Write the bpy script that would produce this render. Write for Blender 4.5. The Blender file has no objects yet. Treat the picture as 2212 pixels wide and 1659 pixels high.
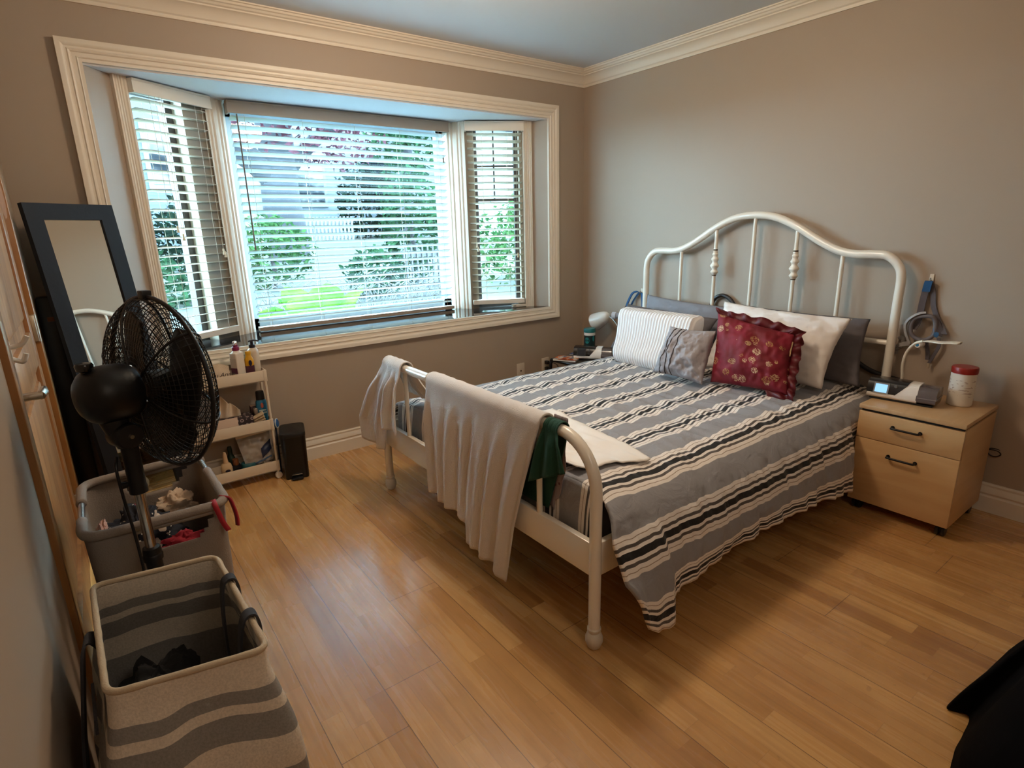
import bpy, bmesh, math, random
from mathutils import Vector, Matrix, noise as MN
random.seed(7)
SC = bpy.context.scene
COL = SC.collection
PI = math.pi
V = Vector

# ---------------------------------------------------------------- helpers
def lin(h):
    h = h.lstrip('#')
    out = []
    for i in (0, 2, 4):
        c = int(h[i:i+2], 16) / 255.0
        out.append(c / 12.92 if c <= 0.04045 else ((c + 0.055) / 1.055) ** 2.4)
    return (out[0], out[1], out[2], 1.0)

MATS = {}
def mat(name, col='#808080', rough=0.5, metal=0.0, bump=0.0, bscale=200.0, sheen=0.0, coat=0.0, vary=0.0, vscale=8.0, spec=0.5, trans=0.0, alpha=1.0, emit=None, estr=0.0, sss=0.0):
    if name in MATS: return MATS[name]
    m = bpy.data.materials.new(name); m.use_nodes = True
    nt = m.node_tree; b = nt.nodes['Principled BSDF']
    c = lin(col) if isinstance(col, str) else col
    b.inputs['Base Color'].default_value = c
    b.inputs['Roughness'].default_value = rough
    b.inputs['Metallic'].default_value = metal
    b.inputs['Specular IOR Level'].default_value = spec
    b.inputs['Sheen Weight'].default_value = sheen
    b.inputs['Coat Weight'].default_value = coat
    b.inputs['Transmission Weight'].default_value = trans
    b.inputs['Alpha'].default_value = alpha
    if emit:
        b.inputs['Emission Color'].default_value = lin(emit); b.inputs['Emission Strength'].default_value = estr
    tc = None
    if vary > 0 or bump > 0:
        tc = nt.nodes.new('ShaderNodeTexCoord')
    if vary > 0:
        n = nt.nodes.new('ShaderNodeTexNoise'); n.inputs['Scale'].default_value = vscale; n.inputs['Detail'].default_value = 4
        nt.links.new(tc.outputs['Object'], n.inputs['Vector'])
        mx = nt.nodes.new('ShaderNodeMix'); mx.data_type = 'RGBA'
        mx.inputs[6].default_value = tuple(max(0, x * (1 - vary)) for x in c[:3]) + (1,)
        mx.inputs[7].default_value = tuple(min(1, x * (1 + vary)) for x in c[:3]) + (1,)
        nt.links.new(n.outputs['Fac'], mx.inputs[0]); nt.links.new(mx.outputs[2], b.inputs['Base Color'])
    if bump > 0:
        n = nt.nodes.new('ShaderNodeTexNoise'); n.inputs['Scale'].default_value = bscale; n.inputs['Detail'].default_value = 3
        nt.links.new(tc.outputs['Object'], n.inputs['Vector'])
        bp = nt.nodes.new('ShaderNodeBump'); bp.inputs['Strength'].default_value = bump; bp.inputs['Distance'].default_value = 0.004
        nt.links.new(n.outputs['Fac'], bp.inputs['Height']); nt.links.new(bp.outputs['Normal'], b.inputs['Normal'])
    MATS[name] = m
    return m

class MB:
    """collects vertices and faces of one mesh"""
    def __init__(s): s.v = []; s.f = []; s.mi = []; s.uv = {}
    def add(s, vs, fs, mi=0):
        o = len(s.v); s.v += [tuple(p) for p in vs]
        for f in fs: s.f.append(tuple(i + o for i in f)); s.mi.append(mi)
        return s
    def box(s, x0, x1, y0, y1, z0, z1, bev=0.0, seg=2, M=None, mi=0):
        bm = bmesh.new(); bmesh.ops.create_cube(bm, size=1)
        for v in bm.verts: v.co = V(((x0+x1)/2 + v.co.x*(x1-x0), (y0+y1)/2 + v.co.y*(y1-y0), (z0+z1)/2 + v.co.z*(z1-z0)))
        if bev > 0: bmesh.ops.bevel(bm, geom=bm.edges[:], offset=bev, segments=seg, profile=0.5, affect='EDGES')
        return s.frombm(bm, M, mi)
    def frombm(s, bm, M=None, mi=0):
        bm.verts.index_update()
        s.add([(M @ v.co) if M else v.co.copy() for v in bm.verts], [[v.index for v in f.verts] for f in bm.faces], mi)
        bm.free(); return s
    def grid(s, P, cu=False, cv=False, mi=0, uvs=None, skip=None):
        nu, nv = len(P), len(P[0]); o = len(s.v)
        for r in P: s.v += [tuple(p) for p in r]
        for i in range(nu if cu else nu - 1):
            for j in range(nv if cv else nv - 1):
                if skip and skip(i, j): continue
                a, b = (i, j), ((i+1) % nu, j); c, d = ((i+1) % nu, (j+1) % nv), (i, (j+1) % nv)
                s.f.append(tuple(o + q[0]*nv + q[1] for q in (a, b, c, d))); s.mi.append(mi)
        if uvs:
            for i in range(nu):
                for j in range(nv): s.uv[o + i*nv + j] = uvs[i][j]
        return s
    def tube(s, pts, r, n=10, closed=False, caps=True, mi=0):
        pts = [V(p) for p in pts]; N = len(pts)
        rr = r if isinstance(r, (list, tuple)) else [r] * N
        T = []
        for i in range(N):
            a = pts[(i-1) % N] if (closed or i > 0) else pts[i]; b = pts[(i+1) % N] if (closed or i < N-1) else pts[i]
            t = (b - a); T.append(t.normalized() if t.length > 1e-9 else V((0, 0, 1)))
        up = V((0, 0, 1)) if abs(T[0].z) < 0.9 else V((1, 0, 0))
        nrm = (up - T[0] * up.dot(T[0])).normalized()
        P = []
        for i in range(N):
            nrm = (nrm - T[i] * nrm.dot(T[i])); nrm = nrm.normalized() if nrm.length > 1e-9 else T[i].orthogonal().normalized()
            bn = T[i].cross(nrm)
            P.append([pts[i] + (nrm * math.cos(2*PI*k/n) + bn * math.sin(2*PI*k/n)) * rr[i] for k in range(n)])
        o = len(s.v); s.grid(P, cu=closed, cv=True, mi=mi)
        if caps and not closed:
            s.f.append(tuple(o + k for k in range(n))[::-1]); s.mi.append(mi)
            s.f.append(tuple(o + (N-1)*n + k for k in range(n))); s.mi.append(mi)
        return s
    def lathe(s, prof, M=None, n=24, caps=True, mi=0, sx=1.0, sy=1.0):
        P = [[V((r*math.cos(2*PI*k/n)*sx, r*math.sin(2*PI*k/n)*sy, z)) for k in range(n)] for r, z in prof]
        if M: P = [[M @ p for p in row] for row in P]
        o = len(s.v); s.grid(P, cv=True, mi=mi)
        if caps:
            if prof[0][0] > 1e-6: s.f.append(tuple(o + k for k in range(n))[::-1]); s.mi.append(mi)
            if prof[-1][0] > 1e-6: s.f.append(tuple(o + (len(prof)-1)*n + k for k in range(n))); s.mi.append(mi)
        return s
    def prism(s, poly, fn, d0, d1, mi=0):
        n = len(poly); o = len(s.v)
        s.v += [tuple(fn(a, b, d0)) for a, b in poly] + [tuple(fn(a, b, d1)) for a, b in poly]
        fs = [tuple(range(n))[::-1], tuple(range(n, 2*n))] + [(i, (i+1) % n, n + (i+1) % n, n + i) for i in range(n)]
        for f in fs: s.f.append(tuple(o + i for i in f)); s.mi.append(mi)
        return s
    def ribbon(s, pts, w, side, mi=0, t=0.0025):
        """flat strap along pts, width w along the direction(s) side"""
        pts = [V(p) for p in pts]; N = len(pts)
        sd = [V(x).normalized() for x in side] if isinstance(side, list) else [V(side).normalized()] * N
        P = []
        for i in range(N):
            tg = (pts[min(i+1, N-1)] - pts[max(i-1, 0)]).normalized(); nn = tg.cross(sd[i]).normalized() * t
            a, b = pts[i] - sd[i]*w/2, pts[i] + sd[i]*w/2
            P.append([a - nn, b - nn, b + nn, a + nn])
        o = len(s.v); s.grid(P, cv=True, mi=mi)
        s.f += [(o+3, o+2, o+1, o), (o+(N-1)*4, o+(N-1)*4+1, o+(N-1)*4+2, o+(N-1)*4+3)]; s.mi += [mi, mi]
        return s

ORG = {}
def obj(name, mb, mats, parent=None, smooth=True, at=None, auto=40, solid=0.0, sub=0, offset=0.0):
    me = bpy.data.meshes.new(name)
    org = ORG[parent.name] if parent is not None else (V(at) if at is not None else base_of(mb.v))
    me.from_pydata([tuple(V(p) - org) for p in mb.v], [], mb.f)
    for m in (mats if isinstance(mats, (list, tuple)) else [mats]): me.materials.append(m)
    for p, i in zip(me.polygons, mb.mi): p.material_index = i; p.use_smooth = smooth
    if mb.uv:
        ul = me.uv_layers.new(name='UVMap')
        for l in me.loops: ul.data[l.index].uv = mb.uv.get(l.vertex_index, (0, 0))
    bm = bmesh.new(); bm.from_mesh(me); bmesh.ops.recalc_face_normals(bm, faces=bm.faces[:]); bm.to_mesh(me); bm.free()
    if smooth and auto < 180:
        me.set_sharp_from_angle(angle=math.radians(auto))
    me.update()
    o = bpy.data.objects.new(name, me); COL.objects.link(o)
    if parent is not None: o.parent = parent
    else: o.location = org
    ORG[o.name] = org
    if solid:
        md = o.modifiers.new('Solidify', 'SOLIDIFY'); md.thickness = solid; md.offset = offset
    if sub:
        md = o.modifiers.new('Subdivision', 'SUBSURF'); md.levels = sub; md.render_levels = sub
    return o
def base_of(vs):
    xs = [p[0] for p in vs]; ys = [p[1] for p in vs]; zs = [p[2] for p in vs]
    return V(((min(xs)+max(xs))/2, (min(ys)+max(ys))/2, min(zs)))
def thing(name, label, cat, loc, group=None):
    o = bpy.data.objects.new(name, None); COL.objects.link(o); o.location = loc; o.empty_display_size = 0.05
    o['label'] = label; o['category'] = cat
    if group: o['group'] = group
    ORG[o.name] = V(loc)
    return o
def tag(o, label, cat, group=None, kind=None):
    o['label'] = label; o['category'] = cat
    if group: o['group'] = group
    if kind: o['kind'] = kind
    return o
def struct(name, mb, m, parent=None, **k):
    o = obj(name, mb, m, parent, **k)
    if parent is None: o['kind'] = 'structure'
    return o
def lerp(a, b, t): return a + (b - a) * t
def sstep(a, b, x):
    t = max(0.0, min(1.0, (x - a) / (b - a))); return t*t*(3 - 2*t)
def pw(pts, x):
    """piecewise linear"""
    if x <= pts[0][0]: return pts[0][1]
    for (a, b), (c, d) in zip(pts, pts[1:]):
        if x <= c: return lerp(b, d, (x - a) / (c - a) if c != a else 0)
    return pts[-1][1]
def nz(x, y=0.0, z=0.0): return MN.noise(V((x, y, z)))
def spline(pts, k=8, closed=False):
    pts = [V(p) for p in pts]; N = len(pts); out = []
    for i in range(N if closed else N - 1):
        p0 = pts[(i-1) % N] if (closed or i > 0) else pts[i]; p1 = pts[i]; p2 = pts[(i+1) % N]
        p3 = pts[(i+2) % N] if (closed or i + 2 < N) else p2
        for j in range(k):
            t = j / k
            out.append(0.5*((2*p1) + (p2-p0)*t + (2*p0-5*p1+4*p2-p3)*t*t + (3*p1-p0-3*p2+p3)*t*t*t))
    if not closed: out.append(pts[-1])
    return out
def TR(x, y, z, rz=0.0): return Matrix.Translation((x, y, z)) @ Matrix.Rotation(rz, 4, 'Z')
def axisM(o, d):
    """matrix taking +Z to direction d, at o"""
    return Matrix.Translation(o) @ V(d).normalized().to_track_quat('Z', 'Y').to_matrix().to_4x4()
SKY, LAMP, FILL, EXPO = 38, 27, 10, 0.66
# ---------------------------------------------------------------- materials of the room
def N(nt, typ, **k):
    n = nt.nodes.new(typ)
    for a, b in k.items(): setattr(n, a, b)
    return n
def mth(nt, op, a, b=None, c=None):
    n = nt.nodes.new('ShaderNodeMath'); n.operation = op
    for i, x in enumerate((a, b, c)):
        if x is None: continue
        if isinstance(x, (int, float)): n.inputs[i].default_value = x
        else: nt.links.new(x, n.inputs[i])
    return n.outputs[0]
def ramp(nt, fac, stops, const=False):
    r = nt.nodes.new('ShaderNodeValToRGB'); cr = r.color_ramp
    if const: cr.interpolation = 'CONSTANT'
    while len(cr.elements) < len(stops): cr.elements.new(0.5)
    for e, (p, c) in zip(cr.elements, stops): e.position = p; e.color = lin(c) if isinstance(c, str) else c
    nt.links.new(fac, r.inputs[0]); return r.outputs[0]
def mixc(nt, fac, a, b, mode='MIX'):
    m = nt.nodes.new('ShaderNodeMix'); m.data_type = 'RGBA'; m.blend_type = mode
    for i, x in ((0, fac), (6, a), (7, b)):
        if isinstance(x, (int, float)): m.inputs[i].default_value = x
        elif isinstance(x, str): m.inputs[i].default_value = lin(x)
        elif isinstance(x, tuple): m.inputs[i].default_value = x
        else: nt.links.new(x, m.inputs[i])
    return m.outputs[2]
def base_mat(name, rough=0.5):
    m = bpy.data.materials.new(name); m.use_nodes = True; nt = m.node_tree
    b = nt.nodes['Principled BSDF']; b.inputs['Roughness'].default_value = rough
    MATS[name] = m
    return m, nt, b

def floor_material():
    m, nt, b = base_mat('maple_floor', 0.3)
    tc = N(nt, 'ShaderNodeTexCoord'); sp = N(nt, 'ShaderNodeSeparateXYZ'); nt.links.new(tc.outputs['Object'], sp.inputs[0])
    x, y = sp.outputs[0], sp.outputs[1]
    W, L, PW, PL = 0.0642, 0.66, 0.1926, 2.1
    xs = mth(nt, 'ADD', x, 5.0 - 0.014)
    row = mth(nt, 'FLOOR', mth(nt, 'DIVIDE', xs, W))
    wn = N(nt, 'ShaderNodeTexWhiteNoise'); wn.noise_dimensions = '1D'; nt.links.new(row, wn.inputs['W'])
    yy = mth(nt, 'ADD', mth(nt, 'DIVIDE', y, L), mth(nt, 'MULTIPLY', wn.outputs['Value'], 7.3))
    cell = mth(nt, 'FLOOR', yy)
    cx = N(nt, 'ShaderNodeCombineXYZ'); nt.links.new(row, cx.inputs[0]); nt.links.new(cell, cx.inputs[1])
    w2 = N(nt, 'ShaderNodeTexWhiteNoise'); w2.noise_dimensions = '2D'; nt.links.new(cx.outputs[0], w2.inputs['Vector'])
    tone = ramp(nt, w2.outputs['Value'], [(0.0, '#b2814a'), (0.2, '#c09054'), (0.55, '#cb9a5c'), (0.88, '#d4a667'), (1.0, '#b9884d')])
    # grain
    mp = N(nt, 'ShaderNodeMapping'); mp.inputs['Scale'].default_value = (38, 2.2, 1); nt.links.new(tc.outputs['Object'], mp.inputs[0])
    of = N(nt, 'ShaderNodeVectorMath', operation='ADD'); nt.links.new(mp.outputs[0], of.inputs[0]); nt.links.new(w2.outputs['Color'], of.inputs[1])
    g = N(nt, 'ShaderNodeTexNoise'); g.inputs['Scale'].default_value = 1.0; g.inputs['Detail'].default_value = 6; g.inputs['Distortion'].default_value = 0.6
    nt.links.new(of.outputs[0], g.inputs['Vector'])
    grain = ramp(nt, g.outputs['Fac'], [(0.3, '#8c6a49'), (0.5, '#ffffff'), (1.0, '#ffffff')])
    c1 = mixc(nt, 0.28, tone, grain, 'MULTIPLY')
    n2 = N(nt, 'ShaderNodeTexNoise'); n2.inputs['Scale'].default_value = 3.5; n2.inputs['Detail'].default_value = 3
    nt.links.new(tc.outputs['Object'], n2.inputs['Vector'])
    c1 = mixc(nt, 0.25, c1, ramp(nt, n2.outputs['Fac'], [(0.35, '#b98b63'), (0.7, '#ffffff')]), 'MULTIPLY')
    # small scuffs
    sc = N(nt, 'ShaderNodeTexNoise'); sc.inputs['Scale'].default_value = 26; sc.inputs['Detail'].default_value = 2; nt.links.new(tc.outputs['Object'], sc.inputs['Vector'])
    c1 = mixc(nt, ramp(nt, sc.outputs['Fac'], [(0.715, '#000000'), (0.75, '#888888')]), c1, '#6d4a2c')
    # seams: strips faint, boards dark
    def seam(v, size, wd):
        f = mth(nt, 'FRACT', v); d = mth(nt, 'MINIMUM', f, mth(nt, 'SUBTRACT', 1.0, f))
        return mth(nt, 'LESS_THAN', mth(nt, 'MULTIPLY', d, size), wd)
    s1 = mth(nt, 'MAXIMUM', seam(mth(nt, 'DIVIDE', xs, W), W, 0.0007), seam(yy, L, 0.0007))
    c1 = mixc(nt, mth(nt, 'MULTIPLY', s1, 0.35), c1, '#7a5432')
    prow = mth(nt, 'FLOOR', mth(nt, 'DIVIDE', xs, PW))
    w3 = N(nt, 'ShaderNodeTexWhiteNoise'); w3.noise_dimensions = '1D'; nt.links.new(mth(nt, 'ADD', prow, 77.0), w3.inputs['W'])
    py = mth(nt, 'ADD', mth(nt, 'DIVIDE', y, PL), mth(nt, 'MULTIPLY', w3.outputs['Value'], 3.7))
    s2 = mth(nt, 'MAXIMUM', seam(mth(nt, 'DIVIDE', xs, PW), PW, 0.0011), seam(py, PL, 0.0011))
    c1 = mixc(nt, mth(nt, 'MULTIPLY', s2, 0.8), c1, '#4a2f1a')
    nt.links.new(c1, b.inputs['Base Color'])
    r = mth(nt, 'ADD', mth(nt, 'MULTIPLY', g.outputs['Fac'], 0.1), 0.22)
    nt.links.new(r, b.inputs['Roughness']); b.inputs['Specular IOR Level'].default_value = 0.5; b.inputs['Coat Weight'].default_value = 0.7; b.inputs['Coat Roughness'].default_value = 0.17
    bp = N(nt, 'ShaderNodeBump'); bp.inputs['Strength'].default_value = 0.25; bp.inputs['Distance'].default_value = 0.002
    nt.links.new(mth(nt, 'SUBTRACT', 1.0, s2), bp.inputs['Height']); nt.links.new(bp.outputs[0], b.inputs['Normal'])
    return m

def granite():
    m, nt, b = base_mat('granite', 0.06)
    tc = N(nt, 'ShaderNodeTexCoord'); sp = N(nt, 'ShaderNodeSeparateXYZ'); nt.links.new(tc.outputs['Object'], sp.inputs[0])
    n = N(nt, 'ShaderNodeTexNoise'); n.inputs['Scale'].default_value = 90; n.inputs['Detail'].default_value = 5; nt.links.new(tc.outputs['Object'], n.inputs['Vector'])
    c = ramp(nt, n.outputs['Fac'], [(0.35, '#120f0e'), (0.52, '#26211f'), (0.68, '#3d3733')])
    f = mth(nt, 'FRACT', mth(nt, 'DIVIDE', sp.outputs[0], 0.305)); ln = mth(nt, 'LESS_THAN', f, 0.01)
    nt.links.new(mixc(nt, ln, c, '#4b4540'), b.inputs['Base Color'])
    pass
    return m

def wood(name, c0, c1, scale=(2, 30, 30), rough=0.4, coat=0.0):
    m, nt, b = base_mat(name, rough)
    tc = N(nt, 'ShaderNodeTexCoord'); mp = N(nt, 'ShaderNodeMapping'); mp.inputs['Scale'].default_value = scale; nt.links.new(tc.outputs['Object'], mp.inputs[0])
    n = N(nt, 'ShaderNodeTexNoise'); n.inputs['Scale'].default_value = 1.0; n.inputs['Detail'].default_value = 6; n.inputs['Distortion'].default_value = 0.8
    nt.links.new(mp.outputs[0], n.inputs['Vector'])
    nt.links.new(ramp(nt, n.outputs['Fac'], [(0.3, c0), (0.7, c1)]), b.inputs['Base Color'])
    b.inputs['Coat Weight'].default_value = coat
    return m

M_wall = mat('wall_paint', '#a69584', 0.55, bump=0.06, bscale=350)
M_ceil = mat('ceiling_paint', '#d2d5d9', 0.8)
M_trim = mat('trim_paint', '#e0d6c6', 0.4)
M_floor = floor_material()
M_granite = granite()
M_door = wood('door_wood', '#8d5f3a', '#c08f5e', (14, 14, 1.2), 0.35, 0.2)
M_doorframe = wood('door_frame_wood', '#8f6134', '#a97744', (14, 14, 1.2), 0.3, 0.3)
M_chrome = mat('chrome', '#c9c6c0', 0.22, 1.0)
M_darkframe = mat('window_frame_dark', '#2c2522', 0.4)
M_white = mat('white_enamel', '#ebe3d5', 0.28, coat=0.3)
def glass_mat():
    m = bpy.data.materials.new('window_glass'); m.use_nodes = True; nt = m.node_tree
    for n in list(nt.nodes): nt.nodes.remove(n)
    o = N(nt, 'ShaderNodeOutputMaterial'); t = N(nt, 'ShaderNodeBsdfTransparent'); t.inputs[0].default_value = (0.93, 0.97, 0.98, 1)
    g = N(nt, 'ShaderNodeBsdfGlossy'); g.inputs['Roughness'].default_value = 0.02
    mx = N(nt, 'ShaderNodeMixShader'); mx.inputs[0].default_value = 0.06
    nt.links.new(t.outputs[0], mx.inputs[1]); nt.links.new(g.outputs[0], mx.inputs[2]); nt.links.new(mx.outputs[0], o.inputs[0])
    return m
M_glass = glass_mat()

# ---------------------------------------------------------------- room shell
XL, YN, CH = -3.366, -4.45, 2.40           # left wall, near wall, ceiling
OX0, OX1, OZ0, OZ1 = -3.014, -0.358, 0.741, 2.060   # opening of the bay
RL, RR = (-2.914, 0.115), (-0.414, 0.113)     # far ends of the splayed reveals
BL, BR = (-2.487, 0.393), (-0.834, 0.338)     # where side lights meet the mullions
CL, CR, CY = -2.377, -0.915, 0.450            # centre light

struct('floor', MB().box(XL-0.1, 0.1, YN-0.1, 0.12, -0.1, 0.0), M_floor, smooth=False, at=(0, 0, 0))
struct('ceiling', MB().box(XL-0.1, 0.1, YN-0.1, 0.12, CH, CH+0.1), M_ceil, smooth=False)
w = MB()
T = 0.12
w.box(XL-0.1, OX0, 0, T, 0, CH).box(OX1, 0.1, 0, T, 0, CH).box(OX0, OX1, 0, T, 0, OZ0-0.03).box(OX0, OX1, 0, T, OZ1+0.03, CH)
def quadwall(mb, a, b, z0, z1, t=0.04, mi=0):
    """upright wall from a to b (plan), thickness t away from the room (+ left normal)"""
    a, b = V((a[0], a[1])), V((b[0], b[1])); d = (b - a).normalized(); n = V((-d.y, d.x)) * t
    P = [a, b, b + n, a + n]
    mb.prism([(p.x, p.y) for p in P], lambda x, y, z: V((x, y, z)), z0, z1, mi)
quadwall(w, (OX0, 0), RL, OZ0-0.03, OZ1+0.03, 0.05)
quadwall(w, RR, (OX1, 0), OZ0-0.03, OZ1+0.03, 0.05)
struct('wall_back', w, M_wall, smooth=False)
struct('wall_right', MB().box(0, 0.1, YN, 0, 0, CH), M_wall, smooth=False)
DY0, DY1, DZ = -1.56, -0.42, 2.10        # door opening with its frame on the left wall
w = MB().box(XL-0.1, XL, YN, DY0, 0, CH).box(XL-0.1, XL, DY1, 0, 0, CH).box(XL-0.1, XL, DY0, DY1, DZ, CH)
struct('wall_left', w, mat('wall_paint_side', '#a69584', 0.85, bump=0.06, bscale=350, spec=0.15), smooth=False)
struct('wall_front', MB().box(XL-0.1, 0.1, YN-0.1, YN, 0, CH), M_wall, smooth=False)
# soffit and granite sill of the bay
bay = [(OX0, -0.002), (OX1, -0.002), (RR[0], RR[1]), BR, (CR, CY), (CL, CY), BL, (RL[0], RL[1])]
bayo = [(OX0, 0.0), (OX1, 0.0), (OX1-0.0, 0.14), (-0.80, 0.42), (-0.86, 0.60), (-2.43, 0.60), (-2.55, 0.46), (OX0+0.02, 0.14)]
struct('trim_1', MB().prism(bayo, lambda a, b, d: V((a, b, d)), OZ1, OZ1+0.08), M_ceil, smooth=False)
struct('window_sill', MB().prism([(a, b) for a, b in bayo], lambda a, b, d: V((a, b, d)), OZ0-0.04, OZ0), M_granite, smooth=False, at=(0, 0, 0))

# picture-frame casing round the opening
def frame_sweep(mb, x0, x1, z0, z1, prof, fn=lambda x, d, z: V((x, -d, z))):
    P = []
    for wd, d in prof:
        P.append([fn(x0-wd, d, z0-wd), fn(x1+wd, d, z0-wd), fn(x1+wd, d, z1+wd), fn(x0-wd, d, z1+wd)])
    mb.grid(P, cv=True)
casing = [(0.0, -0.01), (0.0, 0.016), (0.012, 0.018), (0.016, 0.022), (0.02, 0.018), (0.034, 0.019), (0.038, 0.025), (0.044, 0.027), (0.049, 0.022), (0.056, 0.023), (0.062, 0.029), (0.07, 0.032), (0.085, 0.032), (0.086, 0.0)]
mb = MB(); frame_sweep(mb, OX0, OX1, OZ0, OZ1+0.008, casing)
struct('trim_2', mb, M_trim, smooth=True, auto=25)

# crown moulding and baseboards, mitred in the corner
crown = [(0.0, 2.300), (0.008, 2.300), (0.011, 2.308), (0.011, 2.314), (0.018, 2.320), (0.024, 2.334), (0.034, 2.347), (0.047, 2.357), (0.062, 2.363), (0.062, 2.369), (0.072, 2.373), (0.078, 2.381), (0.086, 2.384), (0.090, 2.392), (0.098, 2.394), (0.098, 2.402)]
base = [(0.0, 0.137), (0.008, 0.137), (0.012, 0.130), (0.010, 0.120), (0.013, 0.112), (0.018, 0.100), (0.019, 0.092), (0.014, 0.084), (0.014, 0.080), (0.019, 0.073), (0.019, 0.0), (0.0, 0.0)]
def run(prof, p0, p1, m0, m1, nrm):
    """profile (d, z) swept from p0 to p1, offset along nrm; m0, m1 shift the ends along the run per unit d (mitres)"""
    p0, p1, nrm = V((p0[0], p0[1], 0)), V((p1[0], p1[1], 0)), V((nrm[0], nrm[1], 0)); t = (p1 - p0).normalized()
    return MB().grid([[p0 + nrm*d + t*(m0*d) + V((0, 0, z)), p1 + nrm*d - t*(m1*d) + V((0, 0, z))] for d, z in prof])
struct('trim_3', run(crown, (XL, 0), (0, 0), 1, 1, (0, -1)), M_trim, auto=25)
struct('trim_4', run(crown, (0, 0), (0, YN), 1, 1, (-1, 0)), M_trim, auto=25)
struct('trim_5', run(crown, (XL, YN), (XL, 0), 1, 1, (1, 0)), M_trim, auto=25)
struct('baseboard_back', run(base, (XL, 0), (0, 0), 1, 1, (0, -1)), M_trim, auto=25)
struct('baseboard_right', run(base, (0, 0), (0, YN), 1, 1, (-1, 0)), M_trim, auto=25)

# ---------------------------------------------------------------- bay windows
def plan(a, b):
    """frame of a window wall seen from the room: u along a->b, d towards outside, z"""
    a, b = V((a[0], a[1], 0)), V((b[0], b[1], 0)); t = (b - a).normalized(); n = V((-t.y, t.x, 0))
    if n.y < 0: n = -n
    L = (b - a).length
    return (lambda u, d, z: a + t*u + n*d + V((0, 0, z))), L
fluted = [(0.0, 0.0), (0.0, 0.02), (0.006, 0.022), (0.012, 0.016), (0.016, 0.02), (0.024, 0.02), (0.030, 0.014), (0.034, 0.019), (0.040, 0.019), (0.046, 0.013), (0.050, 0.018), (0.06, 0.018), (0.066, 0.024), (0.078, 0.024), (0.08, 0.0)]
def post(mb, fn, u0, wd, flip=False, depth=1.0):
    """fluted upright trim between sill and soffit on the room side of fn"""
    P = []
    for w_, d in fluted:
        u = u0 + (wd - w_/0.08*wd if flip else w_/0.08*wd)
        P.append([fn(u, -d*depth, OZ0), fn(u, -d*depth, OZ1)])
    mb.grid(P)
fnR, LR = plan(RR, BR)      # u from the reveal (right) to the mullion (left)
fnL, LL = plan(RL, BL)      # u from the reveal (left) to the mullion (right)
fnC, LC = plan((CL, CY), (CR, CY))
mb = MB(); post(mb, fnL, 0.0, 0.065); struct('trim_6', mb, M_trim, auto=25)
mb = MB(); post(mb, fnR, 0.0, 0.065, flip=False); struct('trim_7', mb, M_trim, auto=25)
def mullion(name, pts):
    """corner post: faces through the plan points pts, fluted"""
    mb = MB(); P = []
    pts = [V((p[0], p[1], 0)) for p in pts]
    for a, b in zip(pts, pts[1:]):
        t = b - a; n = V((t.y, -t.x, 0)).normalized()
        if n.y > 0: n = -n
        k = 8
        for i in range(k + 1):
            d = (0.012, 0.012, 0.004, 0.012, 0.012, 0.004, 0.012, 0.012, 0.012)[i]
            q = a + t*(i/k) + n*d
            P.append([V((q.x, q.y, OZ0)), V((q.x, q.y, OZ1))])
    e0, e1 = pts[0] + V((0, 0.05, 0)), pts[-1] + V((0, 0.05, 0))
    P = [[V((e0.x, e0.y, OZ0)), V((e0.x, e0.y, OZ1))]] + P + [[V((e1.x, e1.y, OZ0)), V((e1.x, e1.y, OZ1))]]
    mb.grid(P, cu=True)
    struct(name, mb, M_trim, auto=25)
mullion('trim_8', [BL, ((BL[0]*0.48+CL*0.52), 0.425), (CL, CY+0.012)])
mullion('trim_9', [(CR, CY+0.006), (-0.872, 0.398), BR])

def window(name, fn, L, u0, u1, fw, fmat, munt=(), d=0.09, jamb=False):
    mb = MB(); z0, z1 = OZ0, OZ1
    def bar(a, b, c, e, dd=0.045, d0=None):
        d0 = d if d0 is None else d0
        pts = [fn(a, d0, c), fn(b, d0, c), fn(b, d0, e), fn(a, d0, e)]; q = [fn(a, d0+dd, c), fn(b, d0+dd, c), fn(b, d0+dd, e), fn(a, d0+dd, e)]
        mb.add(pts + q, [(0, 1, 2, 3), (7, 6, 5, 4), (0, 4, 5, 1), (1, 5, 6, 2), (2, 6, 7, 3), (3, 7, 4, 0)])
    bar(u0, u0+fw, z0, z1); bar(u1-fw, u1, z0, z1); bar(u0, u1, z0, z0+fw); bar(u0, u1, z1-fw, z1)
    fr = struct(name, mb, fmat, smooth=False)
    if munt:
        mb = MB()
        for a, b, c, e in munt: bar(a, b, c, e, 0.02, d+0.012)
        obj('muntin', mb, fmat, fr, smooth=False)
    if jamb:
        mb = MB()
        bar(-0.02, u0, z0, z1, 0.13, 0.004); bar(u1, L+0.02, z0, z1, 0.13, 0.004)
        obj('jamb_liner', mb, mat('jamb_paint', '#8d8272', 0.5), fr, smooth=False)
    g = MB().add([fn(u0+fw*0.5, d+0.022, z0+0.01), fn(u1-fw*0.5, d+0.022, z0+0.01), fn(u1-fw*0.5, d+0.022, z1-0.01), fn(u0+fw*0.5, d+0.022, z1-0.01)], [(0, 1, 2, 3)])
    obj('glass_pane', g, M_glass, fr, smooth=False)
    return fr
M_winwhite = mat('window_frame_white', '#aab4ba', 0.4)
window('window_1', fnC, LC, -0.02, LC+0.02, 0.07, M_winwhite, d=0.075)
um = 0.17
window('window_2', fnL, LL, 0.0, 0.372, 0.042, M_darkframe, d=0.075, jamb=True)
window('window_3', fnR, LR, 0.09, LR-0.055, 0.03, M_darkframe, munt=[(0.262, 0.272, 1.53, OZ1), (0.1, LR-0.06, 1.765, 1.777), (0.1, LR-0.06, 1.525, 1.543)], d=0.075, jamb=True)

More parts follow.
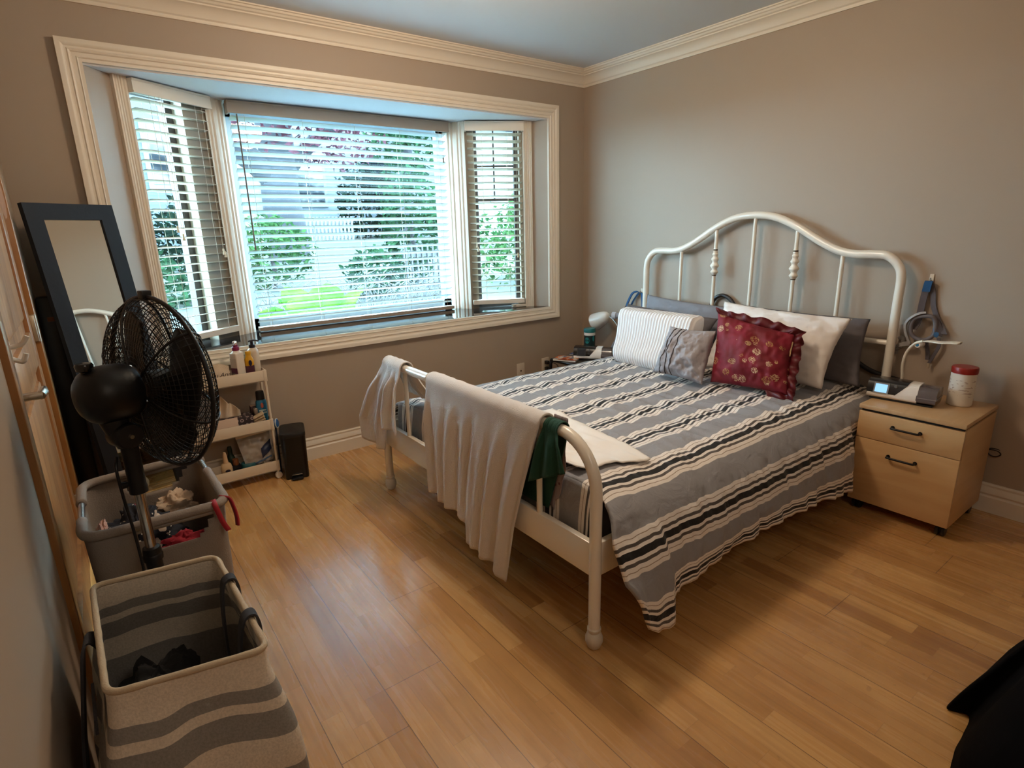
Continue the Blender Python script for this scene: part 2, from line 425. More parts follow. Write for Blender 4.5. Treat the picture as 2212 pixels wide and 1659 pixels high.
# door in the left wall
mb = MB(); X = XL
jw = 0.07
mb.box(X-0.08, X+0.016, DY0, DY0+jw, 0, DZ, 0.004).box(X-0.08, X+0.016, DY1-jw, DY1, 0, DZ, 0.004).box(X-0.08, X+0.016, DY0, DY1, DZ-jw, DZ, 0.004)
struct('trim_10', mb, M_doorframe, auto=30)
d0, d1 = DY0+jw+0.003, DY1-jw-0.003
mb = MB(); st = 0.105
zr = [(0.008, 0.17), (0.875, 1.0), (1.93, DZ-jw-0.004)]
mb.box(X-0.036, X-0.002, d0, d0+st, 0.008, DZ-jw-0.004, 0.003).box(X-0.036, X-0.002, d1-st, d1, 0.008, DZ-jw-0.004, 0.003)
for a, b in zr: mb.box(X-0.036, X-0.002, d0+st, d1-st, a, b, 0.003)
mb.box(X-0.034, X-0.016, d0+st, d1-st, 0.17, 1.93)
for a, b in ((0.17, 0.875), (1.0, 1.93)): mb.box(X-0.03, X-0.006, d0+st+0.045, d1-st-0.045, a+0.05, b-0.05, 0.008)
dr = struct('door_1', mb, M_door, auto=30)
mb = MB().box(X-0.002, X+0.006, d0+0.035, d0+0.095, 0.86, 0.99, 0.002)
hp = obj('handle_plate', mb, M_chrome, dr)
mb = MB().tube([(X+0.004, d0+0.065, 0.93), (X+0.05, d0+0.065, 0.93)], 0.011).tube(spline([(X+0.045, d0+0.06, 0.93), (X+0.05, d0+0.1, 0.932), (X+0.046, d0+0.17, 0.925)]), [0.011]*9+[0.009]*8, n=10)
obj('door_lever', mb, M_chrome, hp)
mb = MB().box(X-0.002, X+0.006, d0+0.07, d0+0.11, 1.015, 1.075, 0.002).tube(spline([(X+0.004, d0+0.09, 1.06), (X+0.03, d0+0.09, 1.065), (X+0.045, d0+0.09, 1.085)]), 0.006).tube(spline([(X+0.004, d0+0.09, 1.03), (X+0.025, d0+0.09, 1.02), (X+0.035, d0+0.09, 1.04)]), 0.006)
obj('coat_hook', mb, mat('white_metal', '#d8d4cc', 0.3), dr)
for z in (1.0, 0.25, 1.8):
    obj('hinge', MB().box(X-0.004, X+0.012, d1-0.012, d1+0.014, z-0.05, z+0.05, 0.002).tube([(X+0.012, d1+0.001, z-0.052), (X+0.012, d1+0.001, z+0.052)], 0.006), mat('hinge_metal', '#c9bda8', 0.35, 0.8), dr)

# ---------------------------------------------------------------- venetian blinds
M_slat = mat('blind_slat', '#bdb6a4', 0.4, trans=0.0)
M_slat_w = mat('blind_slat_white', '#cbd5d8', 0.4)
M_cord = mat('blind_cord', '#c3b9a6', 0.7)
M_tassel = mat('blind_tassel', '#d9c9ab', 0.5)
def blind(label, fn, u0, u1, ztop, zbot, zrail, dv, ms, mv, cords, vh=0.06, tilt=-9, rail_h=0.022):
    """fn(u, d, z); dv = depth of the slat centre line"""
    um = (u0 + u1) / 2
    t = thing('venetian_blind', label, 'blind', fn(um, dv, zbot), None)
    def bx(mb, a, b, d0, d1, c, e):
        q = [fn(x, d, z) for z in (c, e) for x, d in ((a, d0), (b, d0), (b, d1), (a, d1))]
        mb.add(q, [(0, 1, 2, 3), (7, 6, 5, 4), (0, 4, 5, 1), (1, 5, 6, 2), (2, 6, 7, 3), (3, 7, 4, 0)])
    mb = MB(); bx(mb, u0-0.004, u1+0.004, dv-0.046, dv-0.036, ztop-vh, ztop-0.002); bx(mb, u0-0.004, u0+0.008, dv-0.036, dv+0.02, ztop-vh, ztop-0.002); bx(mb, u1-0.008, u1+0.004, dv-0.036, dv+0.02, ztop-vh, ztop-0.002)
    bx(mb, u0-0.004, u1+0.004, dv-0.049, dv-0.046, ztop-0.012, ztop-0.002); bx(mb, u0-0.004, u1+0.004, dv-0.049, dv-0.046, ztop-vh, ztop-vh+0.008)
    obj('valance', mb, mv, t, smooth=False)
    mb = MB(); bx(mb, u0+0.01, u1-0.01, dv-0.03, dv+0.025, ztop-0.055, ztop-0.006); obj('head_rail', mb, ms, t, smooth=False)
    mb = MB(); pitch = 0.0465; z = ztop - vh - 0.02; th = math.radians(tilt); hw = 0.025
    while z > zrail + 0.02:
        P = []
        for k in range(5):
            s = (k/4 - 0.5)*2
            d = s*hw*math.cos(th); zz = s*hw*math.sin(th) + 0.0022*(1 - s*s)
            P.append([fn(u0+0.012, dv+d, z+zz+0.0012), fn(u1-0.012, dv+d, z+zz+0.0012)])
        Q = [[a - V((0, 0, 0.0026)), b - V((0, 0, 0.0026))] for a, b in P][::-1]
        mb.grid(P + Q, cu=True)
        z -= pitch
    obj('slats', mb, ms, t, smooth=True, auto=40)
    mb = MB(); bx(mb, u0+0.01, u1-0.01, dv-0.026, dv+0.026, zrail-rail_h, zrail); obj('bottom_rail', mb, mv, t, smooth=False)
    mb = MB()
    for f in cords:
        u = lerp(u0, u1, f)
        for dd in (-0.027, 0.027): mb.tube([fn(u, dv+dd, ztop-0.05), fn(u, dv+dd, zrail)], 0.0011, n=5)
    obj('ladder_cords', mb, M_cord, t)
    return t
fL = lambda u, d, z: fnL(u, d, z)
bl1 = blind('wide white venetian blind over the middle pane of the bay window', fnC, 0.012, LC-0.03, OZ1-0.004, OZ0, 0.770, -0.025, M_slat_w, mat('valance_paint', '#a8998a', 0.6), (0.06, 0.29, 0.52, 0.74, 0.95), vh=0.068, tilt=-20)
mb = MB().tube([fnC(0.055, -0.066, 1.985), fnC(0.057, -0.062, 1.235)], 0.0042, n=8); obj('tilt_wand', mb, mat('wand_plastic', '#6d6259', 0.3), bl1)
mb = MB().tube([fnC(LC-0.075, -0.06, 1.985), fnC(LC-0.075, -0.06, 1.82)], 0.001, n=5); obj('pull_cord', mb, M_cord, bl1)
def tassel(p, par, m=None):
    p = V(p); obj('cord_tassel', MB().lathe([(0.0, 0.036), (0.004, 0.034), (0.0055, 0.026), (0.004, 0.018), (0.006, 0.01), (0.008, 0.002), (0.006, 0.0), (0, 0)], Matrix.Translation(p), 10), m or M_tassel, par)
tassel(fnC(LC-0.075, -0.06, 1.785), bl1, mat('tassel_brown', '#7d6a57', 0.5))
bl2 = blind('narrow cream venetian blind on the angled left pane by the mirror', fnL, 0.068, 0.508, OZ1-0.004, OZ0, 0.806, -0.01, M_slat, M_trim, (0.2, 0.8), vh=0.065, rail_h=0.032, tilt=-9)
for i, (u, zb) in enumerate(((0.168, 1.375), (0.192, 1.335), (0.205, 1.33))):
    obj('pull_cord', MB().tube([fnL(u, -0.06, 1.99), fnL(u+0.002, -0.06, zb+0.03)], 0.001, n=5), M_cord, bl2)
tassel(fnL(0.17, -0.06, 1.345), bl2); tassel(fnL(0.196, -0.06, 1.305), bl2)
obj('pull_cord', MB().tube([fnL(0.455, -0.045, 1.99), fnL(0.455, -0.045, 1.25)], 0.001, n=5), M_cord, bl2); tassel(fnL(0.455, -0.045, 1.22), bl2); tassel(fnL(0.465, -0.045, 1.205), bl2)
bl3 = blind('narrow cream venetian blind on the angled right pane near the room corner', fnR, 0.066, 0.478, OZ1-0.004, OZ0, 0.806, -0.01, M_slat, M_trim, (0.28, 0.72), vh=0.065, rail_h=0.032, tilt=-14)
obj('pull_cord', MB().tube([fnR(0.425, -0.045, 1.99), fnR(0.425, -0.045, 1.22)], 0.001, n=5), M_cord, bl3); tassel(fnR(0.425, -0.045, 1.195), bl3); tassel(fnR(0.417, -0.045, 1.165), bl3)
obj('pull_cord', MB().tube([fnR(0.12, -0.045, 1.99), fnR(0.12, -0.045, 1.15)], 0.001, n=5), M_cord, bl3); tassel(fnR(0.12, -0.045, 1.115), bl3)
# ---------------------------------------------------------------- bed
YC = -1.464; XF, XH = -2.058, -0.065
bed = thing('bed_frame', 'cream white metal bed frame with arched headboard and towels over its footboard', 'bed', (-1.06, YC, 0))
# footboard: one bent tube from floor to floor
yl, yr, zt, rad = -0.694, -2.214, 0.708, 0.16
path = [(XF, yl, 0.075), (XF, yl, 0.4), (XF, yl, zt-rad)]
path += [(XF, yl - rad + rad*math.cos(a), zt - rad + rad*math.sin(a)) for a in [PI/2*k/10 for k in range(1, 11)]]
path += [(XF, lerp(yl-rad, yr+rad, k/6), zt) for k in range(1, 6)]
path += [(XF, yr + rad - rad*math.sin(a), zt - rad + rad*math.cos(a)) for a in [PI/2*k/10 for k in range(0, 11)]]
path += [(XF, yr, 0.4), (XF, yr, 0.075)]
fb = obj('footboard', MB().tube(path, 0.0195, n=14), M_white, bed, auto=60)
for y in (yl, yr):
    obj('leg_foot', MB().lathe([(0.0, 0.0), (0.016, 0.0), (0.022, 0.006), (0.029, 0.026), (0.029, 0.04), (0.024, 0.054), (0.019, 0.06), (0.023, 0.066), (0.023, 0.074), (0.0195, 0.078), (0, 0.078)], TR(XF, y, 0), 20), mat('ball_foot', '#d5cab8', 0.35), fb)
obj('foot_panel', MB().box(XF-0.012, XF+0.012, yr+0.015, yl-0.015, 0.262, 0.378, 0.004), M_white, fb)
for k, y in enumerate((-0.965, -1.22, -1.464, -1.705, -1.945)):
    obj('spindle', MB().tube([(XF, y, 0.37), (XF, y, zt)], 0.0105, n=10), M_white, fb)
for y in (-1.222, -1.70):
    obj('rail_ring', MB().tube([(XF, y+0.018, zt), (XF, y+0.012, zt), (XF, y+0.008, zt), (XF, y-0.008, zt), (XF, y-0.012, zt), (XF, y-0.018, zt)], [0.0235, 0.0275, 0.024, 0.024, 0.0275, 0.0235], n=16), M_white, fb, auto=60)
# headboard
yhl, yhr = YC + 0.765, YC - 0.775
prof = [(yhl, 0.04), (yhl, 0.5), (yhl, 0.9), (yhl, 1.05), (yhl-0.02, 1.11), (yhl-0.07, 1.152), (yhl-0.14, 1.158), (yhl-0.22, 1.158), (yhl-0.30, 1.176), (yhl-0.40, 1.225), (yhl-0.52, 1.297), (yhl-0.64, 1.348), (YC, 1.363)]
hp = [(XH, y, z) for y, z in prof]; hp += [(XH, 2*YC - y - 0.012*min(1, (y-YC)/0.765), z) for y, z in prof[::-1][1:]]
hb = obj('headboard', MB().tube(spline(hp, 6), 0.0205, n=14), M_white, bed, auto=60)
def hz(y):
    s = sorted([(p[1], p[2]) for p in hp if p[2] > 1.0]); return pw(s, y)
for k, y in enumerate((-0.981, -1.228, -1.473, -1.722, -1.967)):
    if k in (1, 3):
        pr = [(0.0105, 0.52), (0.0105, 1.095), (0.0135, 1.097), (0.0135, 1.104), (0.0105, 1.106), (0.014, 1.112)]
        z = 1.114
        obj('spindle', MB().lathe([(0.0105, 0.50), (0.0105, 1.017)], TR(XH, y, 0), 12).lathe([(0.0105, 1.175), (0.0105, hz(y))], TR(XH, y, 0), 12), M_white, hb)
        bz = [(0.0125, 1.012), (0.0125, 1.02), (0.014, 1.021), (0.0235, 1.036), (0.0145, 1.052), (0.0265, 1.074), (0.015, 1.096), (0.022, 1.113), (0.0135, 1.130), (0.0175, 1.142), (0.013, 1.154), (0.015, 1.160), (0.0125, 1.161), (0.0125, 1.176)]
        pr = []
        for (r0, z0), (r1, z1) in zip(bz, bz[1:]):
            for q in range(4): pr.append((lerp(r0, r1, sstep(0, 1, q/4)), lerp(z0, z1, q/4)))
        b = obj('turned_bead', MB().lathe(pr + [bz[-1]], TR(XH, y, 0), 16), M_white, hb, auto=60)
        for za, zb_ in ((1.013, 1.019), (1.164, 1.172)): obj('brass_ring', MB().lathe([(0.0133, za), (0.0133, zb_)], TR(XH, y, 0), 14), mat('worn_brass', '#4a3a26', 0.4, 0.7), b)
    else:
        obj('spindle', MB().tube([(XH, y, 0.50), (XH, y, hz(y))], 0.0105, n=10), M_white, hb)
obj('cross_rail', MB().tube([(XH, yhr, 0.735), (XH, yhl, 0.735)], 0.0135, n=12), M_white, hb)
obj('cross_rail', MB().tube([(XH, yhr, 0.36), (XH, yhl, 0.36)], 0.0135, n=12), M_white, hb)
for y in (yr, yl):
    s = 1 if y == yl else -1
    obj('side_rail', MB().box(XF+0.015, XH-0.01, y-0.012-0.004*s, y+0.012-0.004*s, 0.262, 0.378, 0.004), M_white, bed)
obj('slat_base', MB().box(XF+0.03, XH-0.02, yr+0.03, yl-0.03, 0.285, 0.305), mat('slat_wood', '#a58a66', 0.6), bed)
# mattress
def stripes_dark():
    m, nt, b = base_mat('mattress_side', 0.8)
    tc = N(nt, 'ShaderNodeTexCoord'); sp = N(nt, 'ShaderNodeSeparateXYZ'); nt.links.new(tc.outputs['Object'], sp.inputs[0])
    f = mth(nt, 'FRACT', mth(nt, 'DIVIDE', sp.outputs[1], 0.12))
    nt.links.new(ramp(nt, f, [(0, '#4b4444'), (0.7, '#8d8480'), (0.74, '#4b4444'), (0.82, '#8d8480'), (0.86, '#4b4444')], True), b.inputs['Base Color'])
    return m
mt = obj('mattress', MB().box(XF+0.085, XH-0.03, -2.175, -0.745, 0.307, 0.452, 0.035, 4), stripes_dark())
tag(mt, 'dark grey mattress under the striped duvet inside the footboard', 'mattress')

# duvet
def duvet_mat():
    m, nt, b = base_mat('duvet_cotton', 0.75)
    tc = N(nt, 'ShaderNodeTexCoord'); sp = N(nt, 'ShaderNodeSeparateXYZ'); nt.links.new(tc.outputs['UV'], sp.inputs[0])
    f = mth(nt, 'FRACT', mth(nt, 'DIVIDE', sp.outputs[1], 0.216))
    d = mth(nt, 'ABSOLUTE', mth(nt, 'SUBTRACT', f, 0.5))     # 0 at the black line
    G, W, D, K, Tn = '#929194', '#efe7df', '#57504d', '#08070a', '#a08c7a'
    c = ramp(nt, d, [(0, K), (0.05, W), (0.094, D), (0.142, W), (0.20, Tn), (0.214, W), (0.272, G)], True)
    n = N(nt, 'ShaderNodeTexNoise'); n.inputs['Scale'].default_value = 260; nt.links.new(tc.outputs['Object'], n.inputs['Vector'])
    nt.links.new(c, b.inputs['Base Color'])
    n1 = N(nt, 'ShaderNodeTexNoise'); n1.inputs['Scale'].default_value = 14; n1.inputs['Detail'].default_value = 5; n1.inputs['Distortion'].default_value = 0.8; nt.links.new(tc.outputs['Object'], n1.inputs['Vector'])
    bp0 = N(nt, 'ShaderNodeBump'); bp0.inputs['Strength'].default_value = 0.5; bp0.inputs['Distance'].default_value = 0.02; nt.links.new(n1.outputs['Fac'], bp0.inputs['Height'])
    bp = N(nt, 'ShaderNodeBump'); bp.inputs['Strength'].default_value = 0.12; bp.inputs['Distance'].default_value = 0.002; nt.links.new(n.outputs['Fac'], bp.inputs['Height']); nt.links.new(bp0.outputs[0], bp.inputs['Normal'])
    nt.links.new(bp.outputs[0], b.inputs['Normal']); b.inputs['Sheen Weight'].default_value = 0.15
    return m
PROF = [(-0.655, 0.24), (-0.650, 0.36), (-0.672, 0.435), (-0.72, 0.475), (-0.82, 0.497), (-1.10, 0.508), (-1.47, 0.513), (-1.85, 0.518), (-2.05, 0.522), (-2.13, 0.515), (-2.20, 0.489), (-2.262, 0.438), (-2.305, 0.37), (-2.332, 0.29), (-2.345, 0.20), (-2.350, 0.105)]
sp_ = spline([(0, y, z) for y, z in PROF], 10)
acc = [0.0]
for a, b in zip(sp_, sp_[1:]): acc.append(acc[-1] + (b - a).length)
NT, NXs = 150, 210
TOT = acc[-1]
def prof_at(t):
    t = max(0, min(TOT, t)); lo, hi = 0, len(acc) - 1
    while hi - lo > 1:
        mid = (lo + hi)//2
        if acc[mid] <= t: lo = mid
        else: hi = mid
    q = (t - acc[lo]) / max(1e-9, acc[hi] - acc[lo]); p = sp_[lo].lerp(sp_[hi], q); return p.y, p.z
tmid = next(acc[i] for i, p in enumerate(sp_) if p.y <= -1.475)
def hem(x): 
    base_ = pw([(-2.06, 0.30), (-2.03, 0.21), (-1.996, 0.146), (-1.96, 0.118), (-1.90, 0.10), (-1.862, 0.102), (-1.845, 0.135), (-1.825, 0.178), (-1.70, 0.182), (-1.25, 0.21), (-0.9, 0.18), (-0.5, 0.125), (0, 0.12)], x)
    return base_ + 0.008*nz(x*9, 3.3)
def fold(x, d):
    """sideways ripple of the hanging side at depth d (0 top .. 1 hem)"""
    return 0.020*d*nz(x*7.5, 1.7, d*0.8) + 0.010*d*nz(x*19, 5.1, d) - 0.022*d*(abs(nz(x*13 + 3, 9.2, d*0.5)) - 0.2) + 0.008*nz(x*30, d*2, 4)
def dpoint(x, t):
    y, z = prof_at(t)
    if y < -2.262 and z < 0.438:
        s = (0.438 - z)/(0.438 - 0.105)
        if z < 0.30: z = 0.30 - (0.30 - hem(x))*(0.30 - z)/(0.30 - 0.105)
        y -= fold(x, s) + 0.04*s*sstep(-1.82, -1.87, x)
    elif -2.262 <= y <= -0.72:
        e = sstep(-2.25, -2.1, y)*sstep(-0.7, -0.85, y)
        ridge = abs(nz(x*11 + 0.9*nz(y*3, x), y*2.2, 0.3))
        z += e*(0.010*nz(x*3.2, y*3.2, 4.4) + 0.022*(ridge - 0.22) + 0.009*nz(x*30, y*8, 8.1)) + 0.008*sstep(-2.05, -2.25, y)*nz(x*10, y*6, 2)
        z += 0.012*sstep(-1.7, -1.95, x)*sstep(-1.9, -2.1, y)
    if x > -0.62: y = max(y, lerp(-2.276, -2.42, sstep(-0.47, -0.62, x)))
    return V((x, y, z))
def xleft(t):
    y, z = prof_at(t)
    if y < -2.20:
        zz = z if z > 0.30 else 0.30 - (0.30 - 0.10)*(0.30 - z)/(0.30 - 0.105)
        return pw([(0.10, -1.985), (0.146, -2.0), (0.21, -2.03), (0.30, -2.05), (0.40, -2.05), (0.435, -2.03), (0.475, -2.01)], zz)
    return -2.004
P, U = [], []
for i in range(NXs):
    f = i/(NXs-1); row, ur = [], []
    for j in range(NT):
        t = TOT*j/(NT-1); x = lerp(xleft(t), -0.10, f)
        p = dpoint(x, t)
        if x < -1.98 and p.y > -2.2: p.z -= 0.03*sstep(-1.98, -2.03, x)**2
        row.append(p)
        jt = 0.004*nz(x*14 + nz(t*2)*0.5, t*1.6, 6) + 0.003*nz(x*36, t*6, 2)
        ur.append((x, t - tmid + 0.108 + jt))
    P.append(row); U.append(ur)
mb = MB().grid(P, uvs=U)
# foot of the duvet tucked down behind the footboard
K = 12
js = [j for j in range(NT) if -2.19 < P[0][j].y < -0.735]
F, FU = [], []
for k in range(K + 1):
    r, ur = [], []
    for j in js:
        p = P[0][j]; q = k/K
        drop = (p.z - 0.33)*q
        r.append(V((p.x - 0.016*math.sin(q*PI*0.6) + 0.008*q*nz(p.y*12, q*2), p.y + 0.012*q*nz(p.y*6, 7) + 0.02*q*(1 if p.y > YC else -1)*-1*sstep(0.6, 0.8, abs(p.y-YC)), p.z - drop)))
        ur.append((p.x - drop, U[0][j][1]))
    F.append(r); FU.append(ur)
mb.grid(F, uvs=FU)
duv = obj('duvet', mb, duvet_mat(), at=(-1.06, YC, 0.0), auto=180, solid=0.016, offset=-1)
tag(duv, 'grey and white duvet with black stripes covering the whole bed', 'duvet')

# ---------------------------------------------------------------- pillows
def pillow(name, TLc, TRc, BRc, BLc, th, m, n=44, pinch=0.05, pw_=2.4, wr=0.006, ws=9, seed=0.0, front=None, at=None, parent=None, soft=0.5):
    TLc, TRc, BRc, BLc = map(V, (TLc, TRc, BRc, BLc))
    nrm = ((TRc - TLc).cross(BLc - TLc)).normalized()
    if front is not None and nrm.dot(V(front)) < 0: nrm = -nrm
    def pt(u, v, side):
        uu, vv = (u+1)/2, (v+1)/2
        # edges drawn in between the corners
        cu = 1 - pinch*(1 - v*v)*0 - pinch*(1 - (abs(v))**2)*abs(u)**3
        cv = 1 - pinch*(1 - (abs(u))**2)*abs(v)**3
        a, b = (u*cu + 1)/2, (v*cv + 1)/2
        p = (TLc*(1-a) + TRc*a)*(1-b) + (BLc*(1-a) + BRc*a)*b
        h = max(0.0, (1 - abs(u)**pw_)*(1 - abs(v)**pw_))**soft
        w_ = wr*nz(u*ws*0.5 + seed, v*ws*0.35, side + seed)*(0.4 + h) + wr*0.6*nz(u*ws*1.6 + seed, v*ws + u*3, 2+side)
        return p + nrm*(side*th/2*h + w_*(1 if h > 0.02 else 0.6))
    mb = MB(); o = 0
    A = [[pt(-1 + 2*i/n, -1 + 2*j/n, 1) for j in range(n+1)] for i in range(n+1)]
    B = [[pt(-1 + 2*i/n, -1 + 2*j/n, -1) if 0 < i < n and 0 < j < n else A[i][j].copy() for j in range(n+1)] for i in range(n+1)]
    UV_ = [[(i/n, 1 - j/n) for j in range(n+1)] for i in range(n+1)]
    mb.grid(A, uvs=UV_).grid(B, uvs=UV_)
    bm = bmesh.new()
    # weld the seam
    seen, remap, vs = {}, [], []
    for p in mb.v:
        k = (round(p[0], 5), round(p[1], 5), round(p[2], 5))
        if k not in seen: seen[k] = len(vs); vs.append(p)
        remap.append(seen[k])
    uv = {remap[i]: c for i, c in mb.uv.items()}
    mb.v = vs; mb.uv = uv; mb.f = [tuple(remap[i] for i in f) for f in mb.f]
    bm.free()
    return obj(name, mb, m, parent, at=at, auto=180), nrm, pt
M_pgrey = mat('pillowcase_grey', '#807e84', 0.8, bump=0.25, bscale=60, vary=0.06)
M_pdark = mat('pillowcase_charcoal', '#5e585a', 0.8, bump=0.25, bscale=60, vary=0.06)
M_pwhite = mat('pillowcase_white', '#ece5df', 0.75, bump=0.3, bscale=35, sheen=0.1)
ROOM = (-1, -0.3, 0.2)
ZB = 0.540
p1, _, _ = pillow('pillow', (-0.115, -0.755, 0.868), (-0.115, -1.40, 0.838), (-0.20, -1.40, ZB), (-0.20, -0.755, ZB), 0.10, M_pgrey, front=ROOM, seed=1, pinch=0.06, wr=0.009)
tag(p1, 'light grey pillow leaning on the headboard, hindmost on the window side', 'pillow', 'sleeping pillows at the headboard')
p2, _, _ = pillow('pillow', (-0.25, -0.70, 0.812), (-0.25, -1.40, 0.785), (-0.44, -1.40, ZB), (-0.43, -0.72, ZB-0.005), 0.13, M_pdark, front=ROOM, seed=4, pinch=0.05, wr=0.009)
tag(p2, 'charcoal pillow standing between the light grey pillow and the white ribbed one', 'pillow', 'sleeping pillows at the headboard')
# ribbed foam pillow
def ribbed():
    m, nt, b = base_mat('ribbed_white', 0.8)
    tc = N(nt, 'ShaderNodeTexCoord'); sp = N(nt, 'ShaderNodeSeparateXYZ'); nt.links.new(tc.outputs['UV'], sp.inputs[0])
    f = mth(nt, 'SINE', mth(nt, 'MULTIPLY', sp.outputs[0], 2*PI*27))
    nt.links.new(mixc(nt, mth(nt, 'GREATER_THAN', f, 0.72), '#f0ebe8', '#cfc8c6'), b.inputs['Base Color'])
    bp = N(nt, 'ShaderNodeBump'); bp.inputs['Strength'].default_value = 0.35; bp.inputs['Distance'].default_value = 0.01; nt.links.new(f, bp.inputs['Height']); nt.links.new(bp.outputs[0], b.inputs['Normal'])
    return m
M_rib = ribbed()
def foam():
    """contour pillow: rounded slab with a thick roll along its upper edge"""
    mb = MB(); n = 60; prof = []
    sec = [(0.00, 0.045), (0.02, 0.066), (0.06, 0.072), (0.13, 0.058), (0.20, 0.052), (0.26, 0.055), (0.30, 0.05), (0.325, 0.03)]   # distance from the top edge, half thickness
    sec = [(-0.025, 0.012)] + sec + [(0.335, 0.008)]
    A = spline([(0, s, h) for s, h in sec], 5)
    loop = [(p.y, p.z) for p in A] + [(p.y, -p.z*0.8) for p in A[::-1]]
    d = V((-0.52, 0, -0.85)).normalized(); nn = V((-0.85, 0, 0.52)).normalized()
    o = V((-0.45, 0, 0.80)); P, UV_ = [], []
    for i in range(n + 1):
        f = i/n; y = lerp(-0.862, -1.432, f); e = 1.0
        q = min(f, 1-f)*0.59
        if q < 0.03: e = math.sqrt(max(0, 1 - (1 - q/0.03)**2))*0.35 + 0.65
        r, ur = [], []
        for k, (s, h) in enumerate(loop):
            slant = 0.27*(s/0.33)*(1-f)*0.5
            r.append(o + d*(0.16 + (s-0.16)*(e*0.1+0.9)) + nn*(h*e + 0.003*nz(f*6, s*20)) + V((0, y - slant*0.6, 0))); ur.append((f, k/len(loop)))
        P.append(r); UV_.append(ur)
    mb.grid(P, cv=True, uvs=UV_)
    k = len(loop); mb.f += [tuple(range(k))[::-1], tuple(n*k + j for j in range(k))]; mb.mi += [0, 0]
    return mb
p3 = obj('pillow', foam(), M_rib, auto=70)
tag(p3, 'white ribbed contour pillow propped in front of the charcoal pillow', 'pillow', 'sleeping pillows at the headboard')
p6, _, _ = pillow('pillow', (-0.27, -1.445, 0.893), (-0.27, -2.135, 0.868), (-0.45, -2.115, ZB+0.006), (-0.47, -1.47, ZB+0.004), 0.17, M_pwhite, front=ROOM, seed=9, pinch=0.07, wr=0.016, ws=9, pw_=2.1, soft=0.58)
tag(p6, 'large white pillow leaning behind the red ruffled cushion', 'pillow', 'sleeping pillows at the headboard')
p7, _, _ = pillow('pillow', (-0.115, -1.46, 0.86), (-0.115, -2.155, 0.85), (-0.26, -2.205, ZB), (-0.26, -1.46, ZB), 0.10, M_pdark, front=ROOM, seed=13, pinch=0.05, wr=0.009)
tag(p7, 'dark grey pillow behind the large white pillow, by the nightstand', 'pillow', 'sleeping pillows at the headboard')
# small pleated cushion
def pleat_mat():
    m, nt, b = base_mat('pleated_grey', 0.75)
    tc = N(nt, 'ShaderNodeTexCoord'); sp = N(nt, 'ShaderNodeSeparateXYZ'); nt.links.new(tc.outputs['UV'], sp.inputs[0])
    n = N(nt, 'ShaderNodeTexNoise'); n.inputs['Scale'].default_value = 16; n.inputs['Detail'].default_value = 4; nt.links.new(tc.outputs['Object'], n.inputs['Vector'])
    bp = N(nt, 'ShaderNodeBump'); bp.inputs['Strength'].default_value = 0.7; bp.inputs['Distance'].default_value = 0.02; nt.links.new(n.outputs['Fac'], bp.inputs['Height']); nt.links.new(bp.outputs[0], b.inputs['Normal'])
    b.inputs['Base Color'].default_value = lin('#a09ca0')
    return m
p4, n4, pt4 = pillow('cushion', (-0.67, -1.385, 0.79), (-0.635, -1.648, 0.793), (-0.775, -1.68, ZB), (-0.755, -1.345, ZB), 0.17, pleat_mat(), front=(-1, -0.2, 0.3), seed=21, pinch=0.07, wr=0.016, ws=8, pw_=2.0, soft=0.62)
tag(p4, 'small light grey cushion with three dark piped pleats, leaning on the red cushion', 'cushion', 'small cushions on the bed')
for u in (-0.62, -0.40, -0.16):
    obj('piping', MB().tube([pt4(u, -0.97 + 1.94*k/30, 1) + n4*0.001 for k in range(31)], 0.0028, n=6), mat('piping_dark', '#3b3638', 0.7), p4)
# red ruffled cushion with gold flowers
def red_mat():
    m, nt, b = base_mat('red_brocade', 0.7)
    tc = N(nt, 'ShaderNodeTexCoord')
    vo = N(nt, 'ShaderNodeTexVoronoi'); vo.inputs['Scale'].default_value = 7.5; vo.inputs['Randomness'].default_value = 0.85; nt.links.new(tc.outputs['UV'], vo.inputs['Vector'])
    n = N(nt, 'ShaderNodeTexNoise'); n.inputs['Scale'].default_value = 26; n.inputs['Detail'].default_value = 2; n.inputs['Distortion'].default_value = 2.0; nt.links.new(tc.outputs['UV'], n.inputs['Vector'])
    near = mth(nt, 'LESS_THAN', vo.outputs['Distance'], 0.40)
    ring = mth(nt, 'LESS_THAN', mth(nt, 'ABSOLUTE', mth(nt, 'SUBTRACT', n.outputs['Fac'], 0.5)), 0.045)
    wn = N(nt, 'ShaderNodeSeparateColor'); nt.links.new(vo.outputs['Color'], wn.inputs[0])
    pick = mth(nt, 'GREATER_THAN', wn.outputs[0], 0.22)
    f = mth(nt, 'MULTIPLY', mth(nt, 'MULTIPLY', near, ring), pick)
    gold = mixc(nt, wn.outputs[1], '#a9823f', '#dfc39c')
    n2 = N(nt, 'ShaderNodeTexNoise'); n2.inputs['Scale'].default_value = 4; nt.links.new(tc.outputs['UV'], n2.inputs['Vector'])
    red = ramp(nt, n2.outputs['Fac'], [(0.35, '#6a0815'), (0.65, '#84102a')])
    nt.links.new(mixc(nt, f, red, gold), b.inputs['Base Color'])
    n3 = N(nt, 'ShaderNodeTexNoise'); n3.inputs['Scale'].default_value = 10; n3.inputs['Detail'].default_value = 3; nt.links.new(tc.outputs['Object'], n3.inputs['Vector'])
    bp = N(nt, 'ShaderNodeBump'); bp.inputs['Strength'].default_value = 0.5; bp.inputs['Distance'].default_value = 0.015; nt.links.new(n3.outputs['Fac'], bp.inputs['Height']); nt.links.new(bp.outputs[0], b.inputs['Normal'])
    return m
M_red = red_mat()
